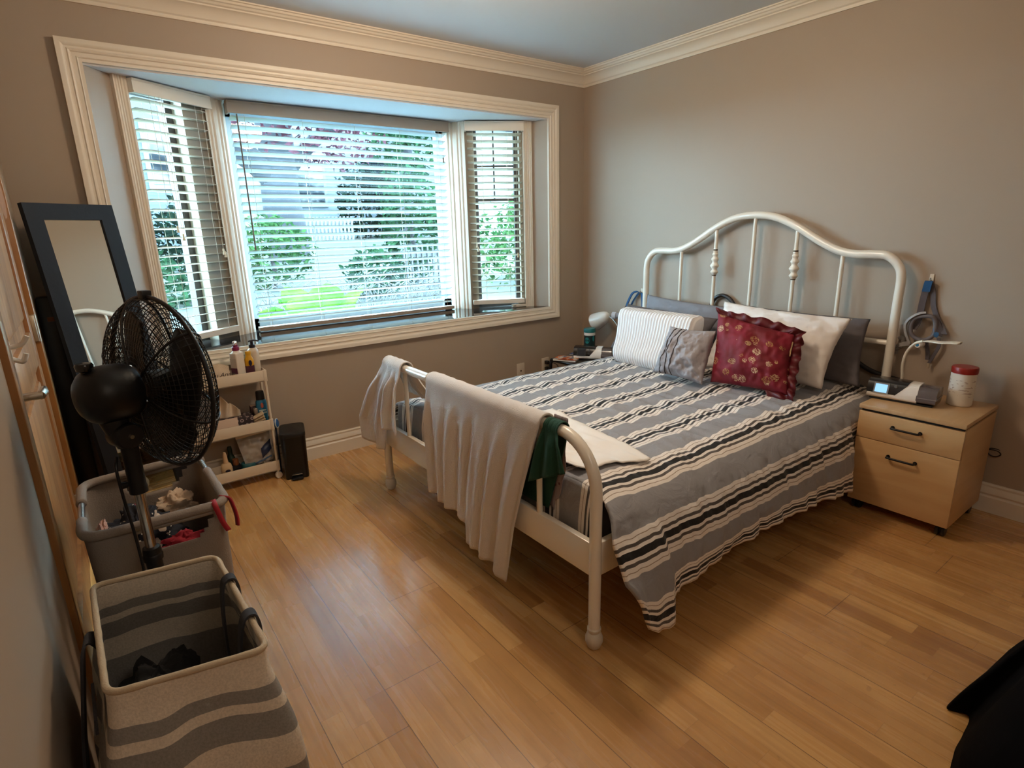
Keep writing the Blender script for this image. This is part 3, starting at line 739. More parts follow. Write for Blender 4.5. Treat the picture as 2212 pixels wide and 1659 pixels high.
p5, n5, pt5 = pillow('cushion', (-0.56, -1.60, 0.872), (-0.50, -1.985, 0.80), (-0.655, -2.055, ZB+0.005), (-0.715, -1.685, ZB+0.005), 0.18, M_red, front=(-1, -0.2, 0.3), seed=30, pinch=0.04, wr=0.016, ws=6, pw_=2.0, soft=0.62)
tag(p5, 'dark red cushion with gold flowers and a ruffled edge', 'cushion', 'small cushions on the bed')
ring = [(-1 + 2*k/40, -1) for k in range(40)] + [(1, -1 + 2*k/40) for k in range(40)] + [(1 - 2*k/40, 1) for k in range(12)]
R0, R1, R2 = [], [], []
for i, (u, v) in enumerate(ring):
    c = pt5(u*0.97, v*0.97, 0) ; e = pt5(u, v, 0); out = (pt5(u, v, 0) - pt5(u*0.8, v*0.8, 0)); out = out - n5*out.dot(n5); out.normalize()
    wv = math.sin(i*0.9)*0.016 + 0.014*nz(i*0.37, 5); L_ = (0.042 + 0.012*nz(i*0.31, 2))*min(1, i/2+0.3)
    R0.append(c); R1.append(e + out*L_*0.5 + n5*wv*0.6); R2.append(e + out*L_ + n5*wv)
obj('ruffle', MB().grid([R0, R1, R2]), mat('ruffle_red', '#5a0a14', 0.5, vary=0.3, vscale=30), p5, auto=180, solid=0.002)
obj('piping', MB().tube([pt5(0.98, -0.72 + 0.5*k/10, 0.4) for k in range(11)], 0.004, n=6), mat('piping_gold', '#b79a72', 0.6), p5)
obj('care_label', MB().box(-0.499, -0.494, -1.25, -1.22, 0.79, 0.80), mat('label_black', '#1c1c1c', 0.6), p3)
# ---------------------------------------------------------------- towels and clothes on the footboard
M_terry = mat('terry_white', '#e9e0d8', 0.95, bump=0.9, bscale=420, sheen=0.3)
M_terry2 = mat('terry_white_small', '#e9e2dc', 0.95, bump=0.9, bscale=420, sheen=0.3)
RZ = zt   # rail height
def drape(yf, nb, nf, na, back, frontz, nu=90, r=0.026, amp=0.012, ff=7.0, seed=0.0, xb=None, bulge=0.0, off=0.0):
    """cloth over the foot rail. yf(u, s): y for s in -1 (back hem) .. 0 (rail) .. 1 (front hem); back(u), frontz(u): hem heights"""
    P, U = [], []
    for i in range(nu + 1):
        u = i/nu; row, ur = [], []
        zb, zf = back(u), frontz(u)
        for k in range(nb):
            s = -1 + k/nb; z = lerp(RZ, zb, -s)
            w = amp*(-s)*nz(u*ff + seed + 9, s*0.7)
            row.append(V((XF + r + off*0.3 + (xb(-s) if xb else 0) + w*0.6, yf(u, s), z)))
        for k in range(na + 1):
            a = PI*k/na
            row.append(V((XF + (r + off*0.3)*math.cos(a) + 0.004*nz(u*14 + seed, 3), yf(u, 0), RZ + (r + off)*math.sin(a) + 0.003*nz(u*16, seed))))
        for k in range(1, nf + 1):
            s = k/nf; z = lerp(RZ, zf, s)
            fold_ = math.sin(u*ff*2*PI*0.5 + seed + 1.2*nz(u*3, seed)) * 0.55 + nz(u*ff*1.3 + seed, s*0.6)
            row.append(V((XF - r - off*0.3 - bulge*s - amp*sstep(0, 0.35, s)*(0.6 + fold_), yf(u, s), z)))
        for k, p in enumerate(row): ur.append((u, k/len(row)))
        P.append(row); U.append(ur)
    return MB().grid(P, uvs=U), P
# large bath towel
def bigz(u):
    y = lerp(-1.278, -1.81, u)
    return pw([(-1.81, 0.05), (-1.755, 0.066), (-1.69, 0.088), (-1.60, 0.105), (-1.556, 0.112), (-1.545, 0.178), (-1.44, 0.208), (-1.36, 0.212), (-1.278, 0.225)], y)
def bigy(u, s):
    right = pw([(-1, -1.93), (0, -1.985), (0.25, -1.935), (0.62, -1.86), (1.0, -1.808)], s)
    left = pw([(-1, -1.26), (0, -1.238), (1, -1.278)], s)
    return lerp(left, right, u) 
mb, _ = drape(bigy, 10, 46, 8, lambda u: 0.56, bigz, nu=150, amp=0.02, ff=13, seed=2.2, bulge=0.018, r=0.034, xb=lambda s: 0.012*s)
bt = obj('bath_towel', mb, M_terry, at=(XF, -1.55, 0.05), auto=180, solid=0.007)
tag(bt, 'large white terry bath towel draped over the middle of the footboard rail', 'towel', 'white towels on the footboard')
# towel band near the hem
# small hand towel over the window-side corner
def smally(u, s):
    left = pw([(-1, -0.80), (-0.5, -0.82), (0, -0.80), (0.35, -0.66), (0.75, -0.53), (1.0, -0.555)], s)
    right = pw([(-1, -1.16), (-0.6, -1.07), (0, -0.985), (0.3, -0.985), (1, -1.005)], s)
    return lerp(left, right, u)
def smallz(u): return pw([(0, 0.30), (0.22, 0.27), (0.5, 0.262), (0.56, 0.40), (0.8, 0.405), (1, 0.41)], u)
mb, _ = drape(smally, 14, 30, 8, lambda u: 0.545, smallz, nu=70, amp=0.024, ff=7, seed=5.0, r=0.034, xb=lambda s: 0.06*s*s, bulge=0.018)
st_ = obj('hand_towel', mb, M_terry2, at=(XF, -0.8, 0.26), auto=180, solid=0.006)
tag(st_, 'small white hand towel hung over the window-side corner of the footboard', 'towel', 'white towels on the footboard')
# white cloth lying over the foot of the duvet
P = []
c00, c01, c11, c10 = V((-1.985, -1.30, 0)), V((-1.555, -1.43, 0)), V((-1.70, -2.125, 0)), V((-1.90, -2.07, 0))
c10 = V((-1.985, -2.05, 0))
def duvz(x, y):
    for a, b in zip(sp_, sp_[1:]):
        if b.y <= y <= a.y and a.z > 0.3:
            t = acc[sp_.index(a)] + (b - a).length*(a.y - y)/max(1e-9, a.y - b.y); q = dpoint(x, t)
            return q.z - (0.03*sstep(-1.98, -2.03, x)**2 if x < -1.98 else 0)
    return 0.5
def cl(u, v):
    p = (c00*(1-v) + c01*v)*(1-u) + (c10*(1-v) + V((-1.69, -2.115, 0))*v)*u
    z = duvz(p.x, p.y) + 0.011 + 0.006*max(0, nz(p.x*9, p.y*7, 1)) + 0.004*abs(nz(p.x*22, p.y*15)) + 0.02*sstep(-1.93, -1.985, p.x)
    return V((p.x + 0.008*nz(u*4, v*3), p.y + 0.01*nz(v*5, u*2, 3), z))
mb = MB().grid([[cl(i/50, j/36) for j in range(37)] for i in range(51)])
wc = obj('white_cloth', mb, mat('cotton_white', '#efe9e1', 0.7, bump=0.3, bscale=30), auto=180, solid=0.004)
tag(wc, 'flat white cotton cloth spread over the foot of the duvet behind the bath towel', 'cloth')
# green shirt: sleeve over the rail, body hanging inside the footboard
M_green = mat('green_jersey', '#10402f', 0.85, bump=0.2, bscale=120)
def gy(u, s): 
    left = pw([(-1, -1.72), (0, -1.998), (0.5, -1.972), (1, -1.945)], s); right = pw([(-1, -1.965), (0, -2.066), (0.4, -2.10), (1, -2.135)], s)
    return lerp(left, right, u)
mb, _ = drape(gy, 16, 16, 8, lambda u: 0.392, lambda u: lerp(0.505, 0.60, u), nu=40, r=0.0265, amp=0.012, ff=4, seed=8, bulge=0.012, xb=lambda s: -0.004*s)
gs = obj('green_shirt', mb, M_green, at=(XF, -1.95, 0.4), auto=180, solid=0.004)
tag(gs, 'dark green shirt hung over the footboard rail between bath towel and corner post', 'shirt')
# pale patterned garment behind it
def speckle():
    m, nt, b = base_mat('pale_speckled_cotton', 0.85)
    tc = N(nt, 'ShaderNodeTexCoord'); vo = N(nt, 'ShaderNodeTexVoronoi'); vo.inputs['Scale'].default_value = 42; nt.links.new(tc.outputs['Object'], vo.inputs['Vector'])
    nt.links.new(mixc(nt, mth(nt, 'LESS_THAN', vo.outputs['Distance'], 0.2), '#9d8e90', '#6d4c58'), b.inputs['Base Color'])
    return m
def py_(u, s):
    return lerp(pw([(0, -1.985), (1, -1.955)], s), pw([(0, -2.05), (0.6, -2.035), (1, -2.005)], s), u)
P = []
for i in range(25):
    u = i/24; row = []
    for k in range(31):
        s = k/30; z = lerp(0.735, pw([(0, 0.40), (0.45, 0.385), (0.55, 0.42), (1, 0.44)], u), s)
        row.append(V((XF + 0.034 + 0.006*abs(nz(u*5, s*2.5, 3)), py_(u, s) + 0.012*nz(s*4, u*2), z)))
    P.append(row)
mb = MB().grid(P)
pg = obj('patterned_top', mb, speckle(), at=(XF+0.02, -2.0, 0.4), auto=180, solid=0.003)
tag(pg, 'pale speckled top hanging behind the green shirt inside the footboard', 'top')
# ---------------------------------------------------------------- rolling drawer cabinet on the right
M_birch = wood('birch', '#c39a69', '#cfa978', (1.5, 3, 18), 0.4, 0.1)
M_birch_top = wood('birch_top', '#bd9669', '#c9a478', (3, 18, 3), 0.4, 0.1)
M_blackmetal = mat('black_metal', '#121113', 0.35, 0.4)
M_blackplastic = mat('black_plastic', '#0f0f11', 0.35)
M_dark = mat('shadow_gap', '#15100c', 0.8)
NX0, NX1, NY0, NY1 = -0.455, -0.045, -2.687, -2.292
ns = thing('bedside_cabinet', 'pale birch two-drawer cabinet on black castors beside the bed', 'cabinet', ((NX0+NX1)/2, (NY0+NY1)/2, 0))
obj('body', MB().box(NX0+0.02, NX1, NY0, NY1, 0.055, 0.490, 0.002), M_birch, ns)
obj('top_board', MB().box(NX0-0.006, NX1, NY0-0.002, NY1+0.002, 0.500, 0.520, 0.003), M_birch_top, ns)
obj('shadow_line', MB().box(NX0+0.01, NX1-0.01, NY0+0.006, NY1-0.006, 0.489, 0.501), M_dark, ns)
for z0, z1, zh in ((0.366, 0.488, 0.441), (0.056, 0.363, 0.305)):
    d = obj('drawer', MB().box(NX0-0.001, NX0+0.019, NY0, NY1, z0, z1, 0.0015), M_birch, ns)
    yc = -2.485
    obj('handle', MB().tube(spline([(NX0, yc+0.052, zh), (NX0-0.018, yc+0.052, zh), (NX0-0.024, yc+0.046, zh), (NX0-0.025, yc, zh), (NX0-0.024, yc-0.046, zh), (NX0-0.018, yc-0.052, zh), (NX0, yc-0.052, zh)], 5), 0.0048, n=10).lathe([(0.008, 0), (0.008, 0.004)], axisM((NX0, yc+0.052, zh), (-1, 0, 0)), 12).lathe([(0.008, 0), (0.008, 0.004)], axisM((NX0, yc-0.052, zh), (-1, 0, 0)), 12), M_blackmetal, d)
for x in (NX0+0.045, NX1-0.05):
    for y in (NY0+0.03, NY1-0.03):
        mb = MB()
        for k in (-0.011, 0.011): mb.lathe([(0.0, -0.007), (0.021, -0.007), (0.024, -0.004), (0.024, 0.004), (0.021, 0.007), (0, 0.007)], axisM((x, y+k, 0.0242), (0, 1, 0)), 18)
        mb.box(x-0.012, x+0.012, y-0.006, y+0.006, 0.024, 0.056, 0.003)
        obj('castor', mb, M_blackplastic, ns)

# ---------------------------------------------------------------- breathing machines
M_mwhite = mat('machine_white', '#ebe6de', 0.35)
M_tank = mat('smoked_tank', '#5d5454', 0.15, spec=0.6, coat=0.5)
def machine(label, x, y, z, rz, lit):
    M = TR(x, y, z, rz)   # local: +X along the length to the tank, -Y towards the viewer
    t = thing('breathing_machine', label, 'medical device', (x, y, z), 'breathing machines at the bedside')
    def sect(x0, x1, zz0, n=20, grow=0.0, zz1=0.088, y0=-0.058, y1=0.062, k=8):
        P = []
        for i in range(k + 1):
            q = i/k; xx = lerp(x0, x1, q); row = []
            for j in range(n):
                a = 2*PI*j/n; c, s = math.cos(a), math.sin(a)
                cx = abs(c)**0.35*(1 if c > 0 else -1); sy = abs(s)**0.42*(1 if s > 0 else -1)
                yc, hy = (y0+y1)/2, (y1-y0)/2*(1 + grow); zc, hz_ = (zz0+zz1)/2, (zz1-zz0)/2*(1 + grow)
                zl = zc + sy*hz_
                yl_ = yc + cx*hy + (0.020 if cx < 0 else 0)*max(0, (zl - 0.03)/0.06)
                row.append(M @ V((xx, yl_, zl)))
            P.append(row)
        return P
    def closed(mb, P):
        o = len(mb.v); n = len(P[0]); mb.grid(P, cv=True); mb.f += [tuple(range(o, o+n))[::-1], tuple(o + (len(P)-1)*n + j for j in range(n))]; mb.mi += [0, 0]
        return mb
    b = obj('housing', closed(MB(), sect(-0.13, 0.065, 0.006)), M_mwhite, t, auto=50)
    P = sect(-0.132, 0.0, 0.022, grow=0.014, zz1=0.0895, k=10)
    # sweep of the black face into the white body
    for i, row in enumerate(P):
        for j, p in enumerate(row):
            q = i/10
            l = M.inverted() @ p
            l.x += (0.045*sstep(0.0, 1.0, (l.z-0.02)/0.07) - 0.02)*q
            row[j] = M @ l
    blk = obj('display_panel', closed(MB(), P), mat('machine_black', '#141519', 0.25, coat=0.3), t, auto=50)
    sm = mat('screen_lit', '#6fa3cc', 0.2, emit='#8fc4ee', estr=0.75) if lit else mat('screen_off', '#25282c', 0.15)
    q = lambda a, zz, e=0.0: M @ V((a, -0.0595 - 0.001 - e + 0.020*max(0, (zz - 0.03)/0.06), zz))
    x0, x1 = -0.105, -0.045
    s = MB().add([q(x0, 0.032, 0.001), q(x1, 0.032, 0.001), q(x1, 0.078, 0.001), q(x0, 0.078, 0.001), q(x0, 0.032, -0.004), q(x1, 0.032, -0.004), q(x1, 0.078, -0.004), q(x0, 0.078, -0.004)], [(0, 1, 2, 3), (7, 6, 5, 4), (0, 4, 5, 1), (1, 5, 6, 2), (2, 6, 7, 3), (3, 7, 4, 0)])
    obj('screen_bezel', s, mat('bezel_lit' if lit else 'bezel_off', '#8c949b' if lit else '#191b1e', 0.3), t, smooth=False)
    s = MB().add([q(x0+0.006, 0.037, 0.0018), q(x1-0.006, 0.037, 0.0018), q(x1-0.006, 0.073, 0.0018), q(x0+0.006, 0.073, 0.0018)], [(0, 1, 2, 3)])
    obj('screen', s, sm, t, smooth=False)
    obj('dial', MB().lathe([(0.0, 0.003), (0.006, 0.003), (0.007, 0)], axisM(q(-0.02, 0.07, 0.0), M.to_3x3() @ V((0, -1, 0))), 16), mat('dial_grey', '#6f7478', 0.3), t)
    tk = obj('water_tank', closed(MB(), sect(0.062, 0.135, 0.010, zz1=0.082, grow=0.0)), M_tank, t, auto=50)
    obj('tank_band', closed(MB(), sect(0.066, 0.137, 0.034, grow=0.01, zz1=0.039, k=3)), mat('tank_band', '#8a8380', 0.3), tk, auto=50)
    obj('foot_plate', MB().box(-0.12, 0.125, -0.05, 0.055, 0.0, 0.008, 0.002, M=M), M_blackplastic, t)
    return t, M
mR, MRm = machine('white and black breathing machine with lit blue screen on the birch cabinet', -0.275, -2.392, 0.520, -PI/2 + 0.10, True)
mL, MLm = machine('white and black breathing machine with dark screen on the black side table', -0.375, -0.505, 0.415, -PI/2 + 0.62, False)
# slim white lamp behind the machine on the cabinet
t = thing('reading_lamp', 'slim white bendy reading lamp standing behind the machine on the birch cabinet', 'lamp', (-0.14, -2.34, 0.52))
pts = spline([(-0.14, -2.338, 0.535), (-0.15, -2.338, 0.60), (-0.16, -2.335, 0.66), (-0.165, -2.345, 0.72), (-0.17, -2.372, 0.765), (-0.175, -2.405, 0.782)], 8)
obj('base', MB().lathe([(0, 0), (0.033, 0), (0.033, 0.008), (0.012, 0.014), (0.009, 0.03), (0, 0.03)], TR(-0.14, -2.338, 0.5205), 20), M_mwhite, t)
obj('neck', MB().tube(pts, 0.0062, n=10), mat('lamp_white', '#e4dccd', 0.35), t)
mb = MB(); P = []
hd = [(-0.175, -2.405, 0.782), (-0.185, -2.44, 0.788), (-0.20, -2.48, 0.791), (-0.21, -2.52, 0.797), (-0.215, -2.548, 0.800), (-0.217, -2.556, 0.8005)]
for p, wd in zip(spline(hd, 5), [lerp(0.007, 0.034, sstep(0, 0.5, k/25))*(1 if k < 20 else math.sqrt(max(0.02, 1 - ((k-20)/5.2)**2))) for k in range(26)]):
    P.append([p + V((0.95*wd*math.cos(a), -0.3*wd*math.cos(a)*0, 0.0055*math.sin(a)*min(1, wd/0.012))) for a in [2*PI*j/16 for j in range(16)]])
mb.grid(P, cv=True); obj('lamp_head', mb, mat('lamp_white', '#e4dccd', 0.35), t, auto=180)
# tub of wipes with red lid
t = thing('wipes_tub', 'white tub with a red screw lid on the birch cabinet', 'tub', (-0.165, -2.575, 0.52))
M_ = TR(-0.165, -2.575, 0.5205)
pr = [(0, 0), (0.043, 0), (0.046, 0.004)] + [(0.046 + (0.0006 if k % 2 else 0), 0.008 + 0.006*k) for k in range(23)] + [(0.046, 0.15), (0.043, 0.154), (0, 0.154)]
lab = base_mat('tub_label', 0.4); m, nt, b = lab
tc = N(nt, 'ShaderNodeTexCoord'); sp = N(nt, 'ShaderNodeSeparateXYZ'); nt.links.new(tc.outputs['Object'], sp.inputs[0])
n = N(nt, 'ShaderNodeTexNoise'); n.inputs['Scale'].default_value = 60
mp = N(nt, 'ShaderNodeMapping'); mp.inputs['Scale'].default_value = (0.6, 0.6, 2.6); nt.links.new(tc.outputs['Object'], mp.inputs[0]); nt.links.new(mp.outputs[0], n.inputs['Vector'])
f = mth(nt, 'MULTIPLY', mth(nt, 'GREATER_THAN', n.outputs['Fac'], 0.6), mth(nt, 'MULTIPLY', mth(nt, 'GREATER_THAN', sp.outputs[2], 0.045), mth(nt, 'LESS_THAN', sp.outputs[2], 0.12)))
nt.links.new(mixc(nt, f, '#ddd3c4', '#b09a8a'), b.inputs['Base Color'])
obj('tub_body', MB().lathe(pr, M_, 32), m, t)
obj('lid', MB().lathe([(0.0435, 0.1445), (0.048, 0.146), (0.0485, 0.168), (0.046, 0.1735), (0.03, 0.175), (0, 0.175)], M_, 32), mat('red_plastic', '#8c1d12', 0.35), t)
# hook, mask and straps on the wall
def wall_hook(label, y, z):
    t = thing('adhesive_hook', label, 'hook', (0, y, z))
    obj('plate', MB().box(-0.006, -0.0005, y-0.009, y+0.009, z-0.022, z+0.022, 0.002), mat('hook_white', '#d9d0c0', 0.4), t)
    obj('peg', MB().tube(spline([(-0.006, y, z-0.006), (-0.02, y, z-0.012), (-0.022, y, z-0.002), (-0.018, y, z+0.004)], 5), 0.003, n=8), mat('hook_steel', '#8d8780', 0.35, 0.6), t)
    return t
wall_hook('small white adhesive hook above the birch cabinet holding the mask straps', -2.346, 1.048)
wall_hook('small white adhesive hook near the window corner holding the blue straps', -0.612, 0.868)
M_strapgrey = mat('strap_grey', '#5b5457', 0.85, bump=0.2, bscale=200)
M_strapblue = mat('strap_blue', '#1f4d77', 0.8)
M_lgrey = mat('mask_grey', '#9b9794', 0.5)
t = thing('breathing_mask', 'grey breathing mask and head straps hanging from the hook above the birch cabinet', 'mask', (-0.04, -2.36, 0.72))
ys = V((0, 1, 0))
obj('headgear', MB().ribbon(spline([(-0.03, -2.346, 1.038), (-0.022, -2.336, 1.00), (-0.02, -2.33, 0.94), (-0.022, -2.328, 0.885), (-0.03, -2.325, 0.84), (-0.04, -2.316, 0.81)], 6), 0.028, ys).ribbon(spline([(-0.024, -2.348, 1.038), (-0.012, -2.362, 0.99), (-0.01, -2.374, 0.92), (-0.012, -2.40, 0.865), (-0.02, -2.425, 0.825), (-0.03, -2.44, 0.80)], 6), 0.022, ys), M_strapgrey, t, auto=60)
obj('blue_tab', MB().ribbon(spline([(-0.034, -2.346, 1.04), (-0.03, -2.342, 1.02), (-0.026, -2.338, 0.99)], 4), 0.032, ys, t=0.004), M_strapblue, t)
fr = [(-0.05, -2.362, 0.895), (-0.055, -2.335, 0.888), (-0.06, -2.305, 0.865), (-0.06, -2.288, 0.835), (-0.058, -2.292, 0.80), (-0.055, -2.305, 0.765), (-0.052, -2.318, 0.74)]
obj('mask_frame', MB().ribbon(spline(fr, 6), 0.016, V((-1, 0, 0.3)), t=0.005), M_lgrey, t, auto=60)
obj('mask_frame', MB().ribbon(spline([(-0.052, -2.318, 0.745), (-0.05, -2.285, 0.735), (-0.036, -2.262, 0.722), (-0.028, -2.24, 0.705)], 6), 0.02, V((-0.2, 0, 1)), t=0.006), M_lgrey, t, auto=60)
obj('cushion_ring', MB().tube(spline([(-0.045, -2.375, 0.88), (-0.05, -2.325, 0.868), (-0.05, -2.308, 0.83), (-0.05, -2.318, 0.785), (-0.045, -2.36, 0.765), (-0.035, -2.395, 0.785), (-0.032, -2.402, 0.83), (-0.036, -2.395, 0.865)], 6, True), 0.0095, n=10, closed=True), mat('mask_dark', '#6a6466', 0.6), t, auto=180)
obj('side_strap', MB().ribbon(spline([(-0.034, -2.375, 0.885), (-0.03, -2.40, 0.86), (-0.028, -2.418, 0.82), (-0.03, -2.42, 0.79)], 6), 0.026, V((-0.4, 0.8, 0.3)), t=0.003), M_strapgrey, t, auto=60)
obj('blue_clip', MB().ribbon(spline([(-0.034, -2.402, 0.82), (-0.036, -2.41, 0.80), (-0.036, -2.405, 0.785)], 4), 0.02, V((-0.4, 0.8, 0.3)), t=0.003), mat('clip_blue', '#3f78ad', 0.5), t)
obj('elbow_joint', MB().lathe([(0, 0), (0.015, 0), (0.017, 0.004), (0.017, 0.03), (0.014, 0.034), (0, 0.034)], axisM((-0.04, -2.362, 0.748), (-0.9, 0.25, -0.1)), 18), M_mwhite, t)
obj('blue_button', MB().lathe([(0, 0.002), (0.0085, 0.002), (0.0095, 0)], axisM((-0.071, -2.3535, 0.7445), (-0.9, 0.25, -0.1)), 16), mat('button_blue', '#2f7fae', 0.4), t)
obj('clear_vent', MB().tube(spline([(-0.03, -2.262, 0.755), (-0.03, -2.276, 0.762), (-0.03, -2.278, 0.73), (-0.028, -2.25, 0.70)], 5), 0.012, n=10).lathe([(0, 0), (0.01, 0), (0.01, 0.02), (0, 0.02)], axisM((-0.03, -2.255, 0.68), (0, 0, 1)), 12), mat('clear_grey', '#8f8a87', 0.15, alpha=0.55), t)
obj('hanging_strap', MB().ribbon(spline([(-0.03, -2.42, 0.78), (-0.026, -2.425, 0.74), (-0.024, -2.41, 0.69), (-0.022, -2.397, 0.655)], 6), 0.014, ys).ribbon(spline([(-0.03, -2.375, 0.755), (-0.024, -2.385, 0.71), (-0.022, -2.388, 0.67)], 6), 0.016, ys), M_strapgrey, t, auto=60)
obj('strap_tip', MB().box(-0.026, -0.020, -2.402, -2.390, 0.630, 0.655, 0.002), mat('strap_tip', '#a08f78', 0.6), t)
# blue straps and hose end on the window side
t = thing('breathing_mask', 'blue and grey mask straps hanging on the hook near the window corner', 'mask', (-0.04, -0.58, 0.72))
obj('headgear', MB().ribbon(spline([(-0.024, -0.605, 0.862), (-0.03, -0.585, 0.868), (-0.04, -0.555, 0.852), (-0.05, -0.53, 0.80), (-0.055, -0.515, 0.755)], 6), 0.02, V((0.3, 1, 0.2)), t=0.003).ribbon(spline([(-0.02, -0.605, 0.862), (-0.02, -0.59, 0.85), (-0.026, -0.555, 0.80), (-0.03, -0.535, 0.76)], 6), 0.014, V((0.3, 1, 0.2)), t=0.003).ribbon(spline([(-0.02, -0.61, 0.862), (-0.018, -0.625, 0.85), (-0.016, -0.632, 0.80), (-0.016, -0.635, 0.76)], 6), 0.02, ys, t=0.003), M_strapblue, t, auto=60)
obj('strap_end', MB().ribbon(spline([(-0.055, -0.515, 0.76), (-0.06, -0.505, 0.735), (-0.06, -0.50, 0.715)], 4), 0.022, V((0.3, 1, 0.2)), t=0.003), mat('strap_brown', '#5b4a42', 0.8), t)
obj('grey_strap', MB().ribbon(spline([(-0.012, -0.62, 0.862), (-0.01, -0.66, 0.84), (-0.01, -0.685, 0.79), (-0.01, -0.69, 0.74)], 6), 0.008, ys), mat('strap_pale', '#8f8576', 0.8), t)
t = thing('hose_connector', 'pale grey hose end sticking out beside the charcoal pillow', 'hose', (-0.08, -0.56, 0.70))
obj('hose_tube', MB().tube(spline([(-0.125, -0.73, 0.69), (-0.125, -0.66, 0.70), (-0.13, -0.58, 0.702), (-0.15, -0.51, 0.701)], 6), 0.021, n=16), mat('hose_grey', '#8e8c8f', 0.5), t)
d = V((-0.03, 0.07, -0.001)).normalized()
obj('hose_cuff', MB().lathe([(0.0225, 0), (0.0255, 0.003), (0.0255, 0.03), (0.022, 0.033), (0.013, 0.033), (0.013, 0.012)], axisM((-0.15, -0.51, 0.701), d), 20, caps=False), mat('cuff_pale', '#b9b9bd', 0.4), t)
# black hose looping behind the headboard
hz_ = obj('air_hose', MB().tube(spline([(-0.022, -1.17, 0.014), (-0.022, -1.18, 0.4), (-0.022, -1.19, 0.76), (-0.022, -1.205, 0.85), (-0.022, -1.25, 0.888), (-0.022, -1.30, 0.885), (-0.022, -1.345, 0.85), (-0.022, -1.37, 0.78), (-0.022, -1.38, 0.4), (-0.022, -1.39, 0.014)], 8), 0.012, n=10), mat('hose_black', '#2a2523', 0.45), at=(-0.03, -1.28, 0.0))
tag(hz_, 'dark hose looping up behind the headboard bars', 'hose')
hz2 = obj('air_hose', MB().tube(spline([(-0.03, -1.98, 0.66), (-0.028, -2.04, 0.645), (-0.024, -2.10, 0.60), (-0.023, -2.16, 0.572), (-0.022, -2.23, 0.556), (-0.028, -2.285, 0.55), (-0.08, -2.305, 0.548), (-0.15, -2.32, 0.56)], 8), 0.012, n=10), mat('hose_black', '#2a2523', 0.45), at=(-0.1, -2.1, 0.54))
tag(hz2, 'dark hose running from behind the pillows to the machine with the lit screen', 'hose')
cc = obj('cable_coil', MB().tube(spline([(-0.03 + 0.004*k, -2.698 + 0.026*math.cos(k*1.05)*(1 + 0.2*math.sin(k)), 0.287 + 0.017*math.sin(k*1.05)) for k in range(19)], 5), 0.0028, n=6), mat('cable_black', '#17120f', 0.5), at=(-0.03, -2.7, 0.27))
tag(cc, 'small coil of black cable behind the birch cabinet', 'cable')

# ---------------------------------------------------------------- black side table and its things
TX0, TX1, TY0, TY1, TZ = -0.585, -0.055, -0.642, -0.275, 0.415
st2 = thing('side_table', 'small black tray table with rounded corners, window side of the bed', 'table', (-0.32, -0.46, 0))
obj('table_top', MB().box(TX0+0.005, TX1, TY0, TY1, TZ-0.016, TZ, 0.006, 3), mat('table_black', '#161412', 0.3), st2)
for y in (TY0+0.0, TY1-0.0):
    obj('leg', MB().tube(spline([(TX0-0.001, y+ (0.012 if y < -0.5 else -0.012), 0.0), (TX0-0.001, y+ (0.012 if y < -0.5 else -0.012), 0.2), (TX0-0.001, y+ (0.012 if y < -0.5 else -0.012), 0.36), (TX0+0.012, y+ (0.012 if y < -0.5 else -0.012), 0.395), (TX0+0.05, y+ (0.012 if y < -0.5 else -0.012), 0.402), (TX1, y+ (0.012 if y < -0.5 else -0.012), 0.402)], 6), 0.0115, n=10), M_blackmetal, st2)
    obj('leg', MB().tube([(TX1-0.02, y+ (0.012 if y < -0.5 else -0.012), 0), (TX1-0.02, y+ (0.012 if y < -0.5 else -0.012), 0.402)], 0.0115, n=10), M_blackmetal, st2)
obj('rim_bar', MB().tube([(TX0+0.004, TY0+0.012, TZ-0.012), (TX0+0.004, TY1-0.012, TZ-0.012)], 0.011, n=10), M_blackmetal, st2)
# teal wipes canister
t = thing('wipes_canister', 'tall canister with teal lid and dark label in the window corner', 'canister', (-0.215, -0.292, TZ))
M_ = TR(-0.235, -0.325, TZ+0.0005)
obj('canister_body', MB().lathe([(0, 0), (0.04, 0), (0.042, 0.004), (0.042, 0.150), (0.04, 0.155), (0, 0.155)], M_, 32), mat('canister_white', '#d8d6cf', 0.35), t)
obj('label', MB().lathe([(0.0424, 0.012), (0.0424, 0.132)], M_, 32, caps=False), mat('label_darkteal', '#10282b', 0.35), t)
def onface(mb, cx, cz, rx, rz_, r=0.0428, a0=-2.3, n=20):
    c = [M_ @ V((r*math.cos(a0), r*math.sin(a0), cz))]; pts = []
    for k in range(n):
        a = 2*PI*k/n; th_ = a0 + cx/r + rx/r*math.cos(a); pts.append(M_ @ V((r*math.cos(th_), r*math.sin(th_), cz + rz_*math.sin(a))))
    cen = M_ @ V((r*math.cos(a0 + cx/r), r*math.sin(a0 + cx/r), cz))
    mb.add([cen] + pts, [(0, 1 + k, 1 + (k+1) % n) for k in range(n)])
mb = MB(); onface(mb, -0.022, 0.095, 0.018, 0.024); obj('teal_circle', mb, mat('teal', '#1c7f80', 0.35), t)
mb = MB(); onface(mb, 0.028, 0.11, 0.008, 0.022); obj('teal_flash', mb, mat('teal', '#1c7f80', 0.35), t)
obj('lid', MB().lathe([(0.0425, 0.152), (0.0445, 0.154), (0.0445, 0.177), (0.042, 0.182), (0.02, 0.184), (0, 0.184)], M_, 32), mat('teal_lid', '#14696c', 0.35), t)
